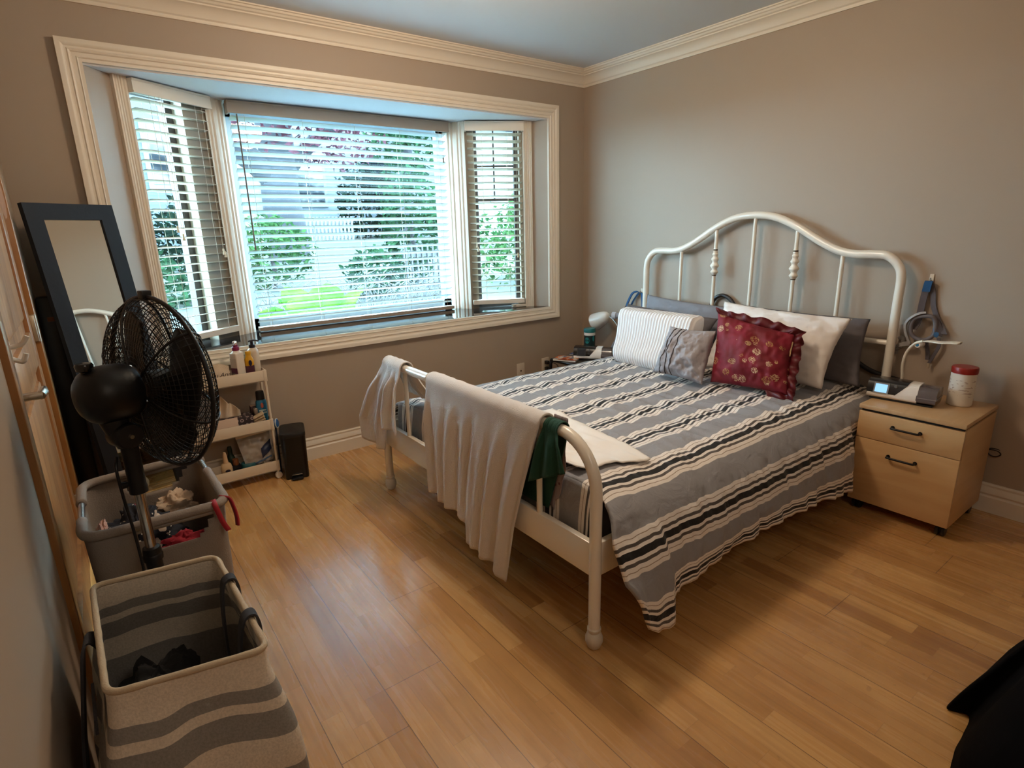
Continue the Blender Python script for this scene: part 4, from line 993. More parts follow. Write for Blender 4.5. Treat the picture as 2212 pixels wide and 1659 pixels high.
# booklets
def book(label, x, y, z, w_, l_, h, rz, cover, mcol):
    M = TR(x, y, z, rz); t = thing('booklet', label, 'booklet', (x, y, z), 'booklets on the side table')
    obj('pages', MB().box(-w_/2+0.002, w_/2-0.002, -l_/2+0.002, l_/2-0.002, 0.0005, h-0.001, M=M), mat('paper', '#d9d2c6', 0.7), t, smooth=False)
    m, nt, b = base_mat('cover_' + cover, 0.35)
    tc = N(nt, 'ShaderNodeTexCoord'); n = N(nt, 'ShaderNodeTexNoise'); n.inputs['Scale'].default_value = 22; nt.links.new(tc.outputs['Object'], n.inputs['Vector'])
    nt.links.new(ramp(nt, n.outputs['Fac'], mcol, True), b.inputs['Base Color'])
    obj('cover', MB().box(-w_/2, w_/2, -l_/2, l_/2, h-0.0012, h, M=M), m, t, smooth=False)
book('thick booklet with an orange and red cover on the black table', -0.522, -0.392, TZ, 0.13, 0.17, 0.012, 0.5, 'orange', [(0, '#8d3416'), (0.42, '#b5561f'), (0.52, '#c9b39a'), (0.6, '#3d4a6b')])
book('thin booklet with a blue cover beside the dark-screen machine', -0.345, -0.335, TZ, 0.09, 0.13, 0.008, 0.35, 'blue', [(0, '#2b3c5d'), (0.5, '#47597d'), (0.6, '#8f8f98')])
cst = obj('coaster', MB().lathe([(0, 0), (0.045, 0), (0.047, 0.002), (0.045, 0.004), (0, 0.004)], TR(-0.495, -0.585, TZ+0.0005), 24), mat('coaster_pale', '#9c948a', 0.4))
tag(cst, 'pale round coaster on the front corner of the black table', 'coaster')
# gooseneck lamp
t = thing('desk_lamp', 'white bell-shaped lamp on a steel gooseneck, on the black table', 'lamp', (-0.125, -0.52, TZ))
obj('base', MB().lathe([(0, 0), (0.05, 0), (0.052, 0.004), (0.05, 0.012), (0.018, 0.02), (0.012, 0.03), (0, 0.03)], TR(-0.125, -0.535, TZ+0.0005), 28), mat('lamp_base', '#6b6159', 0.35), t)
nk = spline([(-0.125, -0.535, 0.44), (-0.122, -0.522, 0.50), (-0.12, -0.515, 0.56), (-0.12, -0.492, 0.622), (-0.12, -0.455, 0.660), (-0.12, -0.415, 0.682)], 8)
obj('gooseneck', MB().tube(nk, [0.0062 + 0.0007*(k % 2) for k in range(len(nk))], n=10), mat('steel_neck', '#8d8a86', 0.3, 0.9), t)
hd_ = V((-0.01, 0.165, -0.085)).normalized()
hm = axisM((-0.12, -0.40, 0.690), hd_)
obj('lamp_shade', MB().lathe([(0.0, -0.004), (0.016, -0.003), (0.03, 0.008), (0.042, 0.03), (0.052, 0.065), (0.061, 0.105), (0.066, 0.142), (0.063, 0.143), (0.057, 0.105), (0.047, 0.065), (0.03, 0.02), (0, 0.012)], hm, 32), mat('shade_white', '#dedad3', 0.2, coat=0.5), t, auto=60)
obj('bulb', MB().lathe([(0, 0.115), (0.018, 0.108), (0.024, 0.09), (0.018, 0.065), (0.012, 0.05), (0.012, 0.02)], hm, 16), mat('bulb_frost', '#e8e6e0', 0.3), t)
# outlets on the window wall
M_plate = mat('outlet_plate', '#cdbfae', 0.4)
t = thing('wall_outlet', 'blank cable plate with one centre socket, below the window', 'wall plate', (-0.643, 0, 0.225))
obj('plate', MB().box(-0.679, -0.607, -0.008, -0.0005, 0.222, 0.340, 0.003), M_plate, t)
obj('socket_hole', MB().lathe([(0, 0.002), (0.0055, 0.002), (0.007, 0)], axisM((-0.643, -0.008, 0.281), (0, -1, 0)), 14), mat('brass_dark', '#4d3520', 0.4, 0.5), t)
t = thing('wall_outlet', 'double power outlet with two black plugs, nearest the room corner', 'power outlet', (-0.40, 0, 0.225))
obj('plate', MB().box(-0.436, -0.364, -0.008, -0.0005, 0.228, 0.346, 0.003), M_plate, t)
for z in (0.312, 0.262): obj('receptacle', MB().box(-0.417, -0.383, -0.0105, -0.007, z-0.014, z+0.014, 0.004), mat('receptacle', '#c2b49f', 0.4), t)
def plug(label, y, z, pts):
    t = thing('power_plug', label, 'plug', (-0.40, -0.011, z))
    obj('plug_body', MB().box(-0.415, -0.385, -0.042, -0.011, z-0.014, z+0.014, 0.006, 3), mat('plug_black', '#171312', 0.4), t)
    obj('cord', MB().tube(spline([(-0.40, -0.042, z)] + pts, 8), 0.0035, n=8), mat('plug_black', '#171312', 0.4), t)
plug('upper black plug in the outlet near the corner, with its cord', -0.03, 0.312, [(-0.385, -0.075, 0.315), (-0.365, -0.11, 0.295), (-0.36, -0.13, 0.22), (-0.37, -0.15, 0.10), (-0.38, -0.17, 0.01)])
plug('lower black plug in the outlet near the corner, with its cord', -0.03, 0.262, [(-0.40, -0.07, 0.255), (-0.405, -0.09, 0.20), (-0.41, -0.10, 0.10), (-0.42, -0.12, 0.01)])
# charger and cable on the granite sill
t = thing('usb_charger', 'white power bar and coiled cable on the granite sill, right end', 'charger', (-0.50, 0.17, OZ0))
Mx = TR(-0.525, 0.155, OZ0+0.0005, -0.35)
obj('power_bar', MB().box(-0.055, 0.055, -0.02, 0.02, 0, 0.022, 0.005, 3, M=Mx), mat('charger_white', '#cfc8bc', 0.4), t)
obj('bar_socket', MB().box(-0.049, -0.027, -0.0205, -0.0195, 0.008, 0.014, M=Mx), M_blackplastic, t)
obj('cable', MB().tube(spline([V((-0.49 + 0.045*math.cos(k*1.3)*(1 - 0.03*k), 0.165 + 0.03*math.sin(k*1.3), OZ0 + 0.006 + 0.0016*k)) for k in range(14)], 6), 0.0035, n=8), mat('cable_grey', '#aaa398', 0.5), t)
Mx = TR(-0.437, 0.135, OZ0+0.016, -0.5) @ Matrix.Rotation(0.5, 4, 'Y')
obj('charger_block', MB().box(-0.032, 0.022, -0.016, 0.016, -0.011, 0.016, 0.005, 3, M=Mx), mat('charger_white2', '#ded8cd', 0.35), t)
# ---------------------------------------------------------------- slim rolling cart below the window
M_cart = mat('cart_white', '#d8cab6', 0.4)
CX0, CX1, CY0, CY1 = -2.985, -2.482, -0.165, -0.040
ct = thing('rolling_cart', 'slim cream three-tier rolling cart under the window', 'cart', ((CX0+CX1)/2, (CY0+CY1)/2, 0))
TRAY = [(0.048, 0.108), (0.290, 0.350), (0.566, 0.626)]
for z0, z1 in TRAY:
    mb = MB(); th = 0.004
    mb.box(CX0, CX1, CY0, CY1, z0, z0+th).box(CX0, CX1, CY0, CY0+th, z0, z1, 0.001).box(CX0, CX1, CY1-th, CY1, z0, z1, 0.001).box(CX0, CX0+th, CY0, CY1, z0, z1, 0.001).box(CX1-th, CX1, CY0, CY1, z0, z1, 0.001)
    for x in (CX0, CX1-0.016):
        for y in (CY0, CY1-0.016): mb.box(x-0.0012, x+0.0172, y-0.0012, y+0.0172, z0-0.001, z1+0.001, 0.002)
    obj('tray', mb, M_cart, ct, auto=30)
for x in (CX0+0.009, CX1-0.009):
    for y in (CY0+0.009, CY1-0.009):
        obj('post', MB().tube([(x, y, 0.05), (x, y, 0.60)], 0.0072, n=10), M_cart, ct)
        mb = MB()
        for k in (-0.006, 0.006): mb.lathe([(0, -0.005), (0.017, -0.005), (0.019, -0.002), (0.019, 0.002), (0.017, 0.005), (0, 0.005)], axisM((x, y+k, 0.0192), (0, 1, 0)), 16)
        mb.tube([(x, y, 0.02), (x, y, 0.05)], 0.006, n=8)
        obj('castor', mb, M_cart, ct)
F1, F2, F3 = 0.0705-0.018+0.0005, 0.2945, 0.5705
F1 = 0.0525
# top tray: pouch and bottles
def text_on(parent, s, M, size, m, shear=0.0, name='lettering'):
    cu = bpy.data.curves.new(name, 'FONT'); cu.body = s; cu.size = size; cu.extrude = 0.0003; cu.align_x = 'CENTER'; cu.align_y = 'CENTER'; cu.shear = shear
    cu.materials.append(m); o = bpy.data.objects.new(name, cu); COL.objects.link(o); o.parent = parent
    o.matrix_parent_inverse = Matrix.Identity(4)
    o.matrix_basis = Matrix.Translation(-ORG[parent.name]) @ M
    bpy.context.view_layer.update()
    me = bpy.data.meshes.new_from_object(o.evaluated_get(bpy.context.evaluated_depsgraph_get())); nm = bpy.data.objects.new(name, me); COL.objects.link(nm)
    nm.parent = parent; nm.matrix_basis = o.matrix_basis; bpy.data.objects.remove(o); ORG[nm.name] = ORG[parent.name]
    return nm
def facing(x, y, z):   # text plane facing -Y
    return Matrix.Translation((x, y, z)) @ Matrix.Rotation(PI/2, 4, 'X')
t = thing('canvas_pouch', 'cream canvas pouch with a handwritten name on the cart top tray', 'pouch', (-2.70, -0.12, F3))
def pouch(u, v, s):
    x = lerp(-2.83, -2.652, u); h = pw([(0, 0.13), (0.25, 0.14), (0.5, 0.115), (0.75, 0.118), (1, 0.10)], u)
    z = F3 + h*v + 0.0; th = 0.024*(1 - v**2)*(1 - abs(2*u-1)**4) + 0.002
    return V((x + 0.004*nz(v*4, u), -0.125 + s*th + 0.006*nz(u*4, v*3), z))
A = [[pouch(i/24, j/14, -1) for j in range(15)] for i in range(25)]; B = [[pouch(i/24, j/14, 1) for j in range(15)] for i in range(25)]
obj('pouch_body', MB().grid(A).grid(B), mat('canvas_cream', '#c9b79f', 0.85, bump=0.3, bscale=300), t, auto=180)
M_ink = mat('ink_dark', '#1d1a22', 0.6)
text_on(t, 'Lu Anne', facing(-2.692, -0.1605, 0.634), 0.032, M_ink, 0.35)
def bottle(label, x, y, z, prof, m, group, sx=1.0, sy=1.0, rz=0.0, name='bottle', cat='bottle'):
    t = thing(name, label, cat, (x, y, z), group); M = TR(x, y, z, rz)
    obj('bottle_body', MB().lathe(prof, M, 28, sx=sx, sy=sy), m, t, auto=50); return t, M
GB = 'bottles on the cart'
# boxy lotion bottle, magenta pump
t = thing('lotion_bottle', 'tall square white lotion bottle with a magenta pump on the cart', 'bottle', (-2.585, -0.115, F3), GB)
M_ = TR(-2.606, -0.122, F3, 0.62)
mb = MB(); mb.box(-0.029, 0.029, -0.022, 0.022, 0.0005, 0.165, 0.007, 3, M=M_).lathe([(0.028, 0.163), (0.02, 0.172), (0.014, 0.176)], M_, 20, sx=1.0, sy=0.85)
obj('bottle_body', mb, mat('bottle_white', '#d5c7b5', 0.35), t)
obj('label', MB().box(-0.0296, -0.0291, -0.02, 0.02, 0.03, 0.135, M=M_), mat('label_white', '#cfc6bb', 0.4), t, smooth=False)
obj('label_band', MB().box(-0.0299, -0.0292, -0.02, 0.02, 0.055, 0.085, M=M_), mat('label_plum', '#5c1f3c', 0.4), t, smooth=False)
pm = obj('pump', MB().lathe([(0, 0.175), (0.018, 0.175), (0.018, 0.192), (0.013, 0.197), (0.013, 0.204), (0, 0.204)], M_, 20), mat('magenta', '#7a1646', 0.35), t)
obj('pump_nozzle', MB().lathe([(0.006, 0.202), (0.006, 0.212), (0.011, 0.214), (0.011, 0.222), (0, 0.226)], M_, 16).tube([M_ @ V((0, 0, 0.219)), M_ @ V((-0.02, -0.025, 0.215))], 0.005, n=8), mat('pump_cream', '#d9c4b0', 0.4), pm)
# yellow bottle with clear base
t = thing('lotion_bottle', 'yellow-topped bottle with a plum label between two white pump bottles', 'bottle', (-2.545, -0.12, F3), GB)
M_ = TR(-2.549, -0.116, F3, 0.0) @ Matrix.Scale(0.80, 4, (1, 0, 0)) @ Matrix.Scale(0.85, 4, (0, 1, 0))
obj('clear_base', MB().lathe([(0, 0.0005), (0.026, 0.001), (0.029, 0.008), (0.029, 0.045)], M_, 24, sx=1.0, sy=0.75, caps=False), mat('clear_plum', '#6a5560', 0.1, alpha=0.75), t)
obj('bottle_body', MB().lathe([(0.0295, 0.045), (0.0295, 0.085)], M_, 24, sx=1.0, sy=0.75, caps=False), mat('label_plum2', '#4a2030', 0.4), t)
obj('yellow_cap', MB().lathe([(0.0295, 0.085), (0.0295, 0.112), (0.026, 0.122), (0.018, 0.134), (0.0165, 0.142), (0.018, 0.146), (0.018, 0.158), (0.016, 0.161), (0, 0.161)], M_, 24, sx=1.0, sy=0.75), mat('yellow_plastic', '#c79310', 0.35), t)
obj('badge', MB().lathe([(0, 0.003), (0.015, 0.0025), (0.016, 0)], axisM(M_ @ V((0.002, -0.0212, 0.100)), M_.to_3x3() @ V((0, -1, 0))) @ Matrix.Scale(0.55, 4, (1, 0, 0)), 20), mat('badge_dark', '#1e1b3a', 0.35), t)
# frosted round pump bottle
t, M_ = bottle('round frosted white bottle with a black pump at the right end of the cart', -2.516, -0.079, F3, [(0, 0.0005), (0.027, 0.001), (0.029, 0.006), (0.029, 0.145), (0.027, 0.158), (0.018, 0.168), (0.013, 0.171), (0, 0.171)], mat('bottle_frost', '#cdbda8', 0.4), GB, name='lotion_bottle')
pm = obj('pump', MB().lathe([(0, 0.171), (0.0165, 0.171), (0.0165, 0.186), (0.008, 0.188), (0.008, 0.205), (0, 0.205)], M_, 18), mat('pump_black', '#191321', 0.35), t)
obj('pump_nozzle', MB().tube(spline([M_ @ V((-0.016, 0, 0.205)), M_ @ V((0, 0, 0.208)), M_ @ V((0.016, -0.002, 0.209)), M_ @ V((0.034, -0.004, 0.202))], 5), 0.0045, n=8), mat('pump_black', '#191321', 0.35), pm)
# middle tray: tissues, boxes, blue bottle
t = thing('tissue_box', 'dark patterned tissue box with a tissue pulled up on the middle tray', 'tissue box', (-2.66, -0.10, F2))
m, nt, b = base_mat('tissue_pattern', 0.5)
tc = N(nt, 'ShaderNodeTexCoord'); vo = N(nt, 'ShaderNodeTexVoronoi'); vo.inputs['Scale'].default_value = 42; vo.inputs['Randomness'].default_value = 0.35; nt.links.new(tc.outputs['Object'], vo.inputs['Vector'])
rg = mth(nt, 'LESS_THAN', mth(nt, 'ABSOLUTE', mth(nt, 'SUBTRACT', vo.outputs['Distance'], 0.30)), 0.085)
nt.links.new(mixc(nt, rg, '#2b2024', '#a08d88'), b.inputs['Base Color'])
obj('carton', MB().box(-2.775, -2.575, -0.148, -0.052, F2, F2+0.092, 0.002), m, t)
P = []
for i in range(31):
    u = i/30; x = lerp(-2.745, -2.625, u); row = []
    for j in range(15):
        v = j/14; h = pw([(0, 0.095), (0.15, 0.12), (0.4, 0.085), (0.75, 0.06), (1, 0.03)], u)
        row.append(V((lerp(-2.685, x, 0.35 + 0.65*(1 - v*0.3)) + 0.012*v, -0.10 + 0.02*math.sin(u*13)*(0.3 + v) , F2 + 0.091 + h*v)))
    P.append(row)
obj('tissue', MB().grid(P), mat('tissue_paper', '#dccbb6', 0.8), t, auto=180, solid=0.0008)
bx_ = obj('white_carton', MB().box(-2.80, -2.655, -0.1555, -0.1495, F2, F2+0.10, 0.001), mat('carton_blush', '#cdb6a4', 0.6))
tag(bx_, 'plain pale card standing in front of the patterned tissue box', 'card')
t = thing('small_box', 'small dark plum box with a pale top beside the tissue box', 'box', (-2.545, -0.08, F2))
obj('box_body', MB().box(-2.57, -2.512, -0.085, -0.05, F2, F2+0.125, 0.001), mat('box_plum', '#3a2426', 0.5), t)
obj('box_top', MB().box(-2.569, -2.513, -0.084, -0.051, F2+0.125, F2+0.1262), mat('box_top', '#b29a85', 0.5), t)
t = thing('pill_bottle', 'little silver tube standing in front of the plum box', 'bottle', (-2.548, -0.112, F2), GB)
obj('tube_body', MB().lathe([(0, 0), (0.011, 0), (0.011, 0.085), (0.009, 0.088), (0, 0.088)], TR(-2.553, -0.112, F2), 16), mat('tube_dark', '#4b4a45', 0.4), t)
obj('cap', MB().lathe([(0.0125, 0.086), (0.0125, 0.118), (0.011, 0.12), (0, 0.12)], TR(-2.553, -0.112, F2), 16), mat('tube_silver', '#9b8f86', 0.25, 0.7), t)
t = thing('cleanser_bottle', 'blue round-shouldered bottle standing on its black cap, middle tray', 'bottle', (-2.513, -0.10, F2), GB)
M_ = TR(-2.519, -0.108, F2)
obj('bottle_body', MB().lathe([(0, 0.0), (0.022, 0.0), (0.026, 0.03), (0.0285, 0.10), (0.029, 0.135), (0.027, 0.155), (0.02, 0.163), (0, 0.165)], M_, 28, sx=1.0, sy=0.6), mat('bottle_blue', '#1f6485', 0.35), t)
obj('cap', MB().lathe([(0, 0.163), (0.024, 0.163), (0.0225, 0.205), (0.021, 0.21), (0, 0.21)], M_, 24, sx=0.95, sy=0.7), M_blackplastic, t)
obj('red_badge', MB().lathe([(0, 0.002), (0.014, 0.0015), (0.0155, 0)], axisM(M_ @ V((0, -0.0168, 0.132)), (0, -1, 0.05)) @ Matrix.Scale(0.5, 4, (1, 0, 0)), 18), mat('badge_red', '#a04a38', 0.4), t)
for k, wd in ((0.104, 0.018), (0.09, 0.02)):
    obj('label_line', MB().box(-2.519-wd, -2.519+wd, -0.1262, -0.1252, F2+k-0.004, F2+k+0.004), mat('label_pale', '#a9bcc0', 0.4), t, smooth=False)
P = []
for i in range(17):
    u = i/16; row = []
    for j in range(40):
        v = j/39; z = F2 + 0.012*math.floor(v*6) + 0.012*0.5*(1 + math.sin((v*6 % 1)*PI))*0.9 + 0.001
        yy = -0.126 - 0.024*abs(math.sin(v*6*PI))
        row.append(V((lerp(-2.574, -2.507, u) - 0.015*v*(u), yy - 0.003*nz(u*5, v*4), z + 0.022*u*v)))
    P.append(row)
fc = obj('folded_cloth', MB().grid(P), mat('cloth_cream', '#c6ae8d', 0.9, bump=0.3, bscale=200), auto=180, solid=0.004, at=(-2.53, -0.15, F2))
tag(fc, 'cream folded cloth at the right end of the middle tray', 'cloth')
# bottom tray
t = thing('zip_bag', 'large clear zip bag with a dark blue label leaning on the bottom tray', 'bag', (-2.60, -0.09, F1))
def zb(u, v, s):
    x = lerp(lerp(-2.645, -2.672, v), lerp(-2.503, -2.497, v), u); z = F1 + 0.045 + 0.165*v + (0.012*u)
    th = 0.03*(1 - abs(2*u-1)**3)*math.sin(PI*min(1, v*1.15))*(0.6 + 0.5*nz(u*3, v*3))
    return V((x, -0.135 + 0.03*v + s*abs(th)*0.6 - 0.006*nz(u*7, v*8, 2), z))
M_bag = mat('clear_bag', '#a39a92', 0.18, alpha=0.8, spec=0.8, bump=0.6, bscale=22)
A = [[zb(i/26, j/26, -1) for j in range(27)] for i in range(27)]; B = [[zb(i/26, j/26, 1) for j in range(27)] for i in range(27)]
obj('bag_sheet', MB().grid(A).grid(B), M_bag, t, auto=180)
obj('zip_strip', MB().ribbon([zb(k/12, 1.0, 0) + V((0, -0.004, 0.004)) for k in range(13)], 0.014, V((0, 0, 1)), t=0.003), mat('zip_cream', '#cbbba6', 0.5), t)
obj('label', MB().grid([[zb(0.62 + 0.36*i/8, 0.16 + 0.34*j/8 + 0.22*(i/8), -1) + V((0, -0.003, 0)) for j in range(9)] for i in range(9)]), mat('label_navy', '#1a2440', 0.35), t, auto=180)
obj('bag_edge', MB().grid([[zb(0.05 + 0.9*i/14, 0.02 + 0.05*j/3 + 0.16*max(0, i/14-0.3), -1) + V((0, -0.003, 0)) for j in range(4)] for i in range(15)]), mat('label_steelblue', '#3c5876', 0.35), t, auto=180)
def crumple(mb, cx, cy, cz, rx, ry, rz_, seed, amp=0.35, n=26, fr=2.2, flat=True):
    P = []
    for i in range(n + 1):
        ph = PI*i/n; row = []
        for j in range(2*n):
            a = 2*PI*j/(2*n); d = V((math.sin(ph)*math.cos(a), math.sin(ph)*math.sin(a), math.cos(ph)))
            k = 1 + amp*(nz(d.x*fr + seed, d.y*fr, d.z*fr) + 0.6*(abs(nz(d.x*fr*2 + seed, d.y*fr*2, d.z*fr*2)) - 0.25) + 0.3*nz(d.x*fr*5, d.y*fr*5 + seed, d.z*fr*5))
            z = d.z*rz_*k
            if flat: z = max(z, -rz_*0.25)
            row.append(V((cx + d.x*rx*k, cy + d.y*ry*k, cz + z)))
        P.append(row)
    mb.grid(P, cv=True); return mb
cr = obj('plastic_bag', crumple(MB(), -2.542, -0.116, F1+0.018, 0.034, 0.027, 0.042, 3.1, 0.45), mat('crumpled_plastic', '#a68f76', 0.2, spec=0.8, alpha=0.9, bump=0.6, bscale=40), auto=60)
tag(cr, 'crumpled clear plastic bag in the right end of the bottom tray', 'bag')
t = thing('cream_jar', 'flat jar with a teal lid in the bottom tray', 'jar', (-2.635, -0.115, F1))
M_ = TR(-2.628, -0.113, F1)
obj('jar_body', MB().lathe([(0, 0.0005), (0.036, 0.001), (0.037, 0.03), (0.036, 0.034), (0, 0.034)], M_, 28), mat('jar_pale', '#9aa3a0', 0.3), t)
obj('lid', MB().lathe([(0.037, 0.034), (0.039, 0.036), (0.039, 0.062), (0.036, 0.066), (0, 0.067)], M_, 28), mat('teal_jar', '#2b5f66', 0.35), t)
t = thing('perfume_bottle', 'small dark square bottle with a copper cap in the bottom tray', 'bottle', (-2.69, -0.12, F1), GB)
obj('bottle_body', MB().box(-2.713, -2.671, -0.138, -0.10, F1+0.0005, F1+0.072, 0.003), mat('dark_glass', '#14171f', 0.1), t)
obj('cap', MB().lathe([(0, 0.072), (0.015, 0.072), (0.015, 0.105), (0, 0.106)], TR(-2.692, -0.119, F1), 18), mat('copper_cap', '#7b4a2a', 0.35, 0.4), t)
t = thing('cleanser_bottle', 'cream squeeze bottle with a dark oval badge, left in the bottom tray', 'bottle', (-2.75, -0.13, F1), GB)
M_ = TR(-2.742, -0.13, F1)
obj('bottle_body', MB().lathe([(0, 0.0005), (0.028, 0.001), (0.03, 0.01), (0.029, 0.07), (0.024, 0.09), (0.014, 0.10), (0, 0.10)], M_, 24, sx=1, sy=0.7), mat('bottle_cream', '#cfb692', 0.4), t)
obj('nozzle', MB().lathe([(0.014, 0.098), (0.012, 0.115), (0.011, 0.14), (0.006, 0.158), (0, 0.16)], M_, 18), mat('nozzle_cream', '#c9a987', 0.4), t)
obj('badge', MB().lathe([(0, 0.002), (0.012, 0.0015), (0.013, 0)], axisM(M_ @ V((0.002, -0.0206, 0.058)), (0, -1, 0)) @ Matrix.Scale(0.6, 4, (0, 1, 0)), 18), mat('badge_ink', '#1e1a2c', 0.4), t)
t = thing('spray_bottle', 'dark green bottle at the back of the bottom tray', 'bottle', (-2.705, -0.07, F1), GB)
obj('bottle_body', MB().lathe([(0, 0.0005), (0.024, 0.001), (0.025, 0.08), (0.018, 0.11), (0.012, 0.12), (0.012, 0.15), (0.01, 0.165), (0, 0.166)], TR(-2.705, -0.073, F1), 20), mat('bottle_green', '#12261a', 0.35), t)
# blue round brush standing between cart and bin
t = thing('cleaning_brush', 'blue round-headed brush standing between the cart and the black bin', 'brush', (-2.460, -0.09, 0))
obj('handle', MB().tube([(-2.460, -0.088, 0.0), (-2.458, -0.092, 0.295)], 0.005, n=8), mat('brush_navy', '#16253c', 0.5), t)
obj('brush_head', MB().lathe([(0, -0.011), (0.02, -0.011), (0.025, -0.006), (0.025, 0.004), (0.02, 0.01), (0, 0.011)], axisM((-2.455, -0.10, 0.302), (0.85, -0.5, 0.1)), 20), mat('brush_blue', '#1c5fa3', 0.35), t)
obj('rim', MB().tube([axisM((-2.455, -0.10, 0.302), (0.85, -0.5, 0.1)) @ V((0.0255*math.cos(a), 0.0255*math.sin(a), 0.004)) for a in [2*PI*k/20 for k in range(20)]], 0.003, n=6, closed=True), mat('brush_white', '#cfd3d6', 0.4), t)

# ---------------------------------------------------------------- pedal bin
t = thing('pedal_bin', 'small black rectangular pedal bin beside the cart', 'bin', (-2.395, -0.15, 0))
def rrect(cx, cy, hx, hy, r, n=6):
    out = []
    for sx, sy, a0 in ((1, 1, 0), (-1, 1, PI/2), (-1, -1, PI), (1, -1, 3*PI/2)):
        for k in range(n + 1):
            a = a0 + PI/2*k/n; out.append((cx + sx*(hx - r) + r*math.cos(a), cy + sy*(hy - r) + r*math.sin(a)))
    return out
M_bin = mat('bin_black', '#070606', 0.35, spec=0.4)
BM = TR(-2.388, -0.148, 0, -0.26)
secs = [(0.0005, 0.060, 0.093, 0.015), (0.01, 0.062, 0.095, 0.02), (0.13, 0.064, 0.097, 0.026), (0.245, 0.0665, 0.099, 0.03)]
obj('bin_body', MB().grid([[BM @ V((a, b, z)) for a, b in rrect(0, 0, hx, hy, r)] for z, hx, hy, r in secs], cv=True), M_bin, t, auto=60)
ls = [(0.245, 0.066, 0.0985, 0.03), (0.246, 0.068, 0.101, 0.031), (0.26, 0.068, 0.101, 0.031), (0.268, 0.065, 0.098, 0.03), (0.271, 0.055, 0.088, 0.026)]
mb = MB().grid([[BM @ V((a, b, z)) for a, b in rrect(0, 0, hx, hy, r)] for z, hx, hy, r in ls], cv=True); n_ = len(mb.v); k_ = len(rrect(0, 0, 1, 1, .1)); mb.f.append(tuple(range(n_-k_, n_))); mb.mi.append(0)
obj('lid', mb, mat('bin_lid', '#110e0c', 0.45), t, auto=40)
pd = obj('pedal', MB().box(-0.03, 0.03, -0.125, -0.09, 0.004, 0.018, 0.004, M=BM), M_bin, t)
obj('pedal_strip', MB().box(-0.027, 0.027, -0.103, -0.0945, 0.026, 0.031, 0.001, M=BM), mat('steel_strip', '#b9b4ac', 0.25, 0.9), pd)

# ---------------------------------------------------------------- leaning mirror
T1, T2 = V((-3.3244, -0.2015, 1.475)), V((-2.9935, 0.0, 1.475)); T2 = T1 + (V((-2.9929, 0.007, 1.475)) - T1).normalized()*0.384
wv_ = (T2 - T1).normalized(); wv_ = Matrix.Rotation(math.radians(3.0), 3, 'Z') @ wv_; nv = V((wv_.y, -wv_.x, 0)); ph = math.radians(6.8)
CAMP = V((-3.1776, -3.3161, 1.3214)); T1 = CAMP + (T1 - CAMP)*0.98 
dn = (nv*math.sin(ph) + V((0, 0, -math.cos(ph)))); fn_ = wv_.cross(dn).normalized()
if fn_.dot(nv) < 0: fn_ = -fn_
L_m, W_m, FR = (T1.z - 0.001)/math.cos(ph), 0.377, 0.066
mq = lambda a, s, d=0.0: T1 + wv_*a + dn*s + fn_*d
t = thing('floor_mirror', 'tall mirror in a wide black wooden frame leaning in the left corner', 'mirror', T1 + dn*L_m + wv_*W_m/2)
M_bf = mat('black_wood', '#0c0c12', 0.6, bump=0.15, bscale=60, spec=0.3)
mb = MB()
for a0, a1, s0, s1 in ((0, W_m, 0, FR), (0, W_m, L_m-FR, L_m), (0, FR, FR, L_m-FR), (W_m-FR, W_m, FR, L_m-FR)):
    q = [mq(a, s, d) for d in (0.0, -0.024) for a, s in ((a0, s0), (a1, s0), (a1, s1), (a0, s1))]
    mb.add(q, [(0, 1, 2, 3), (7, 6, 5, 4), (0, 4, 5, 1), (1, 5, 6, 2), (2, 6, 7, 3), (3, 7, 4, 0)])
obj('frame', mb, M_bf, t, smooth=False)
mb = MB(); q = [mq(a, s, d) for d in (-0.008, -0.014) for a, s in ((FR-0.004, FR-0.004), (W_m-FR+0.004, FR-0.004), (W_m-FR+0.004, L_m-FR+0.004), (FR-0.004, L_m-FR+0.004))]
mb.add(q, [(0, 1, 2, 3), (7, 6, 5, 4), (0, 4, 5, 1), (1, 5, 6, 2), (2, 6, 7, 3), (3, 7, 4, 0)])
obj('mirror_glass', mb, mat('mirror_glass', '#e6e8e6', 0.0, 1.0), t, smooth=False)
# dark case in the corner behind the mirror
t = thing('storage_case', 'black upright case in the corner behind the leaning mirror', 'case', (-3.31, -0.08, 0))
obj('case_body', MB().box(-3.360, -3.285, -0.128, -0.045, 0.001, 1.085, 0.006), mat('case_black', '#0b0a0a', 0.4), t)
obj('painted_glint', MB().box(-3.335, -3.30, -0.131, -0.126, 0.98, 1.0, 0.002), mat('glint_copper', '#6e3d1d', 0.4, 0.5), t)  # copper-coloured block put in for an orange reflection on the case
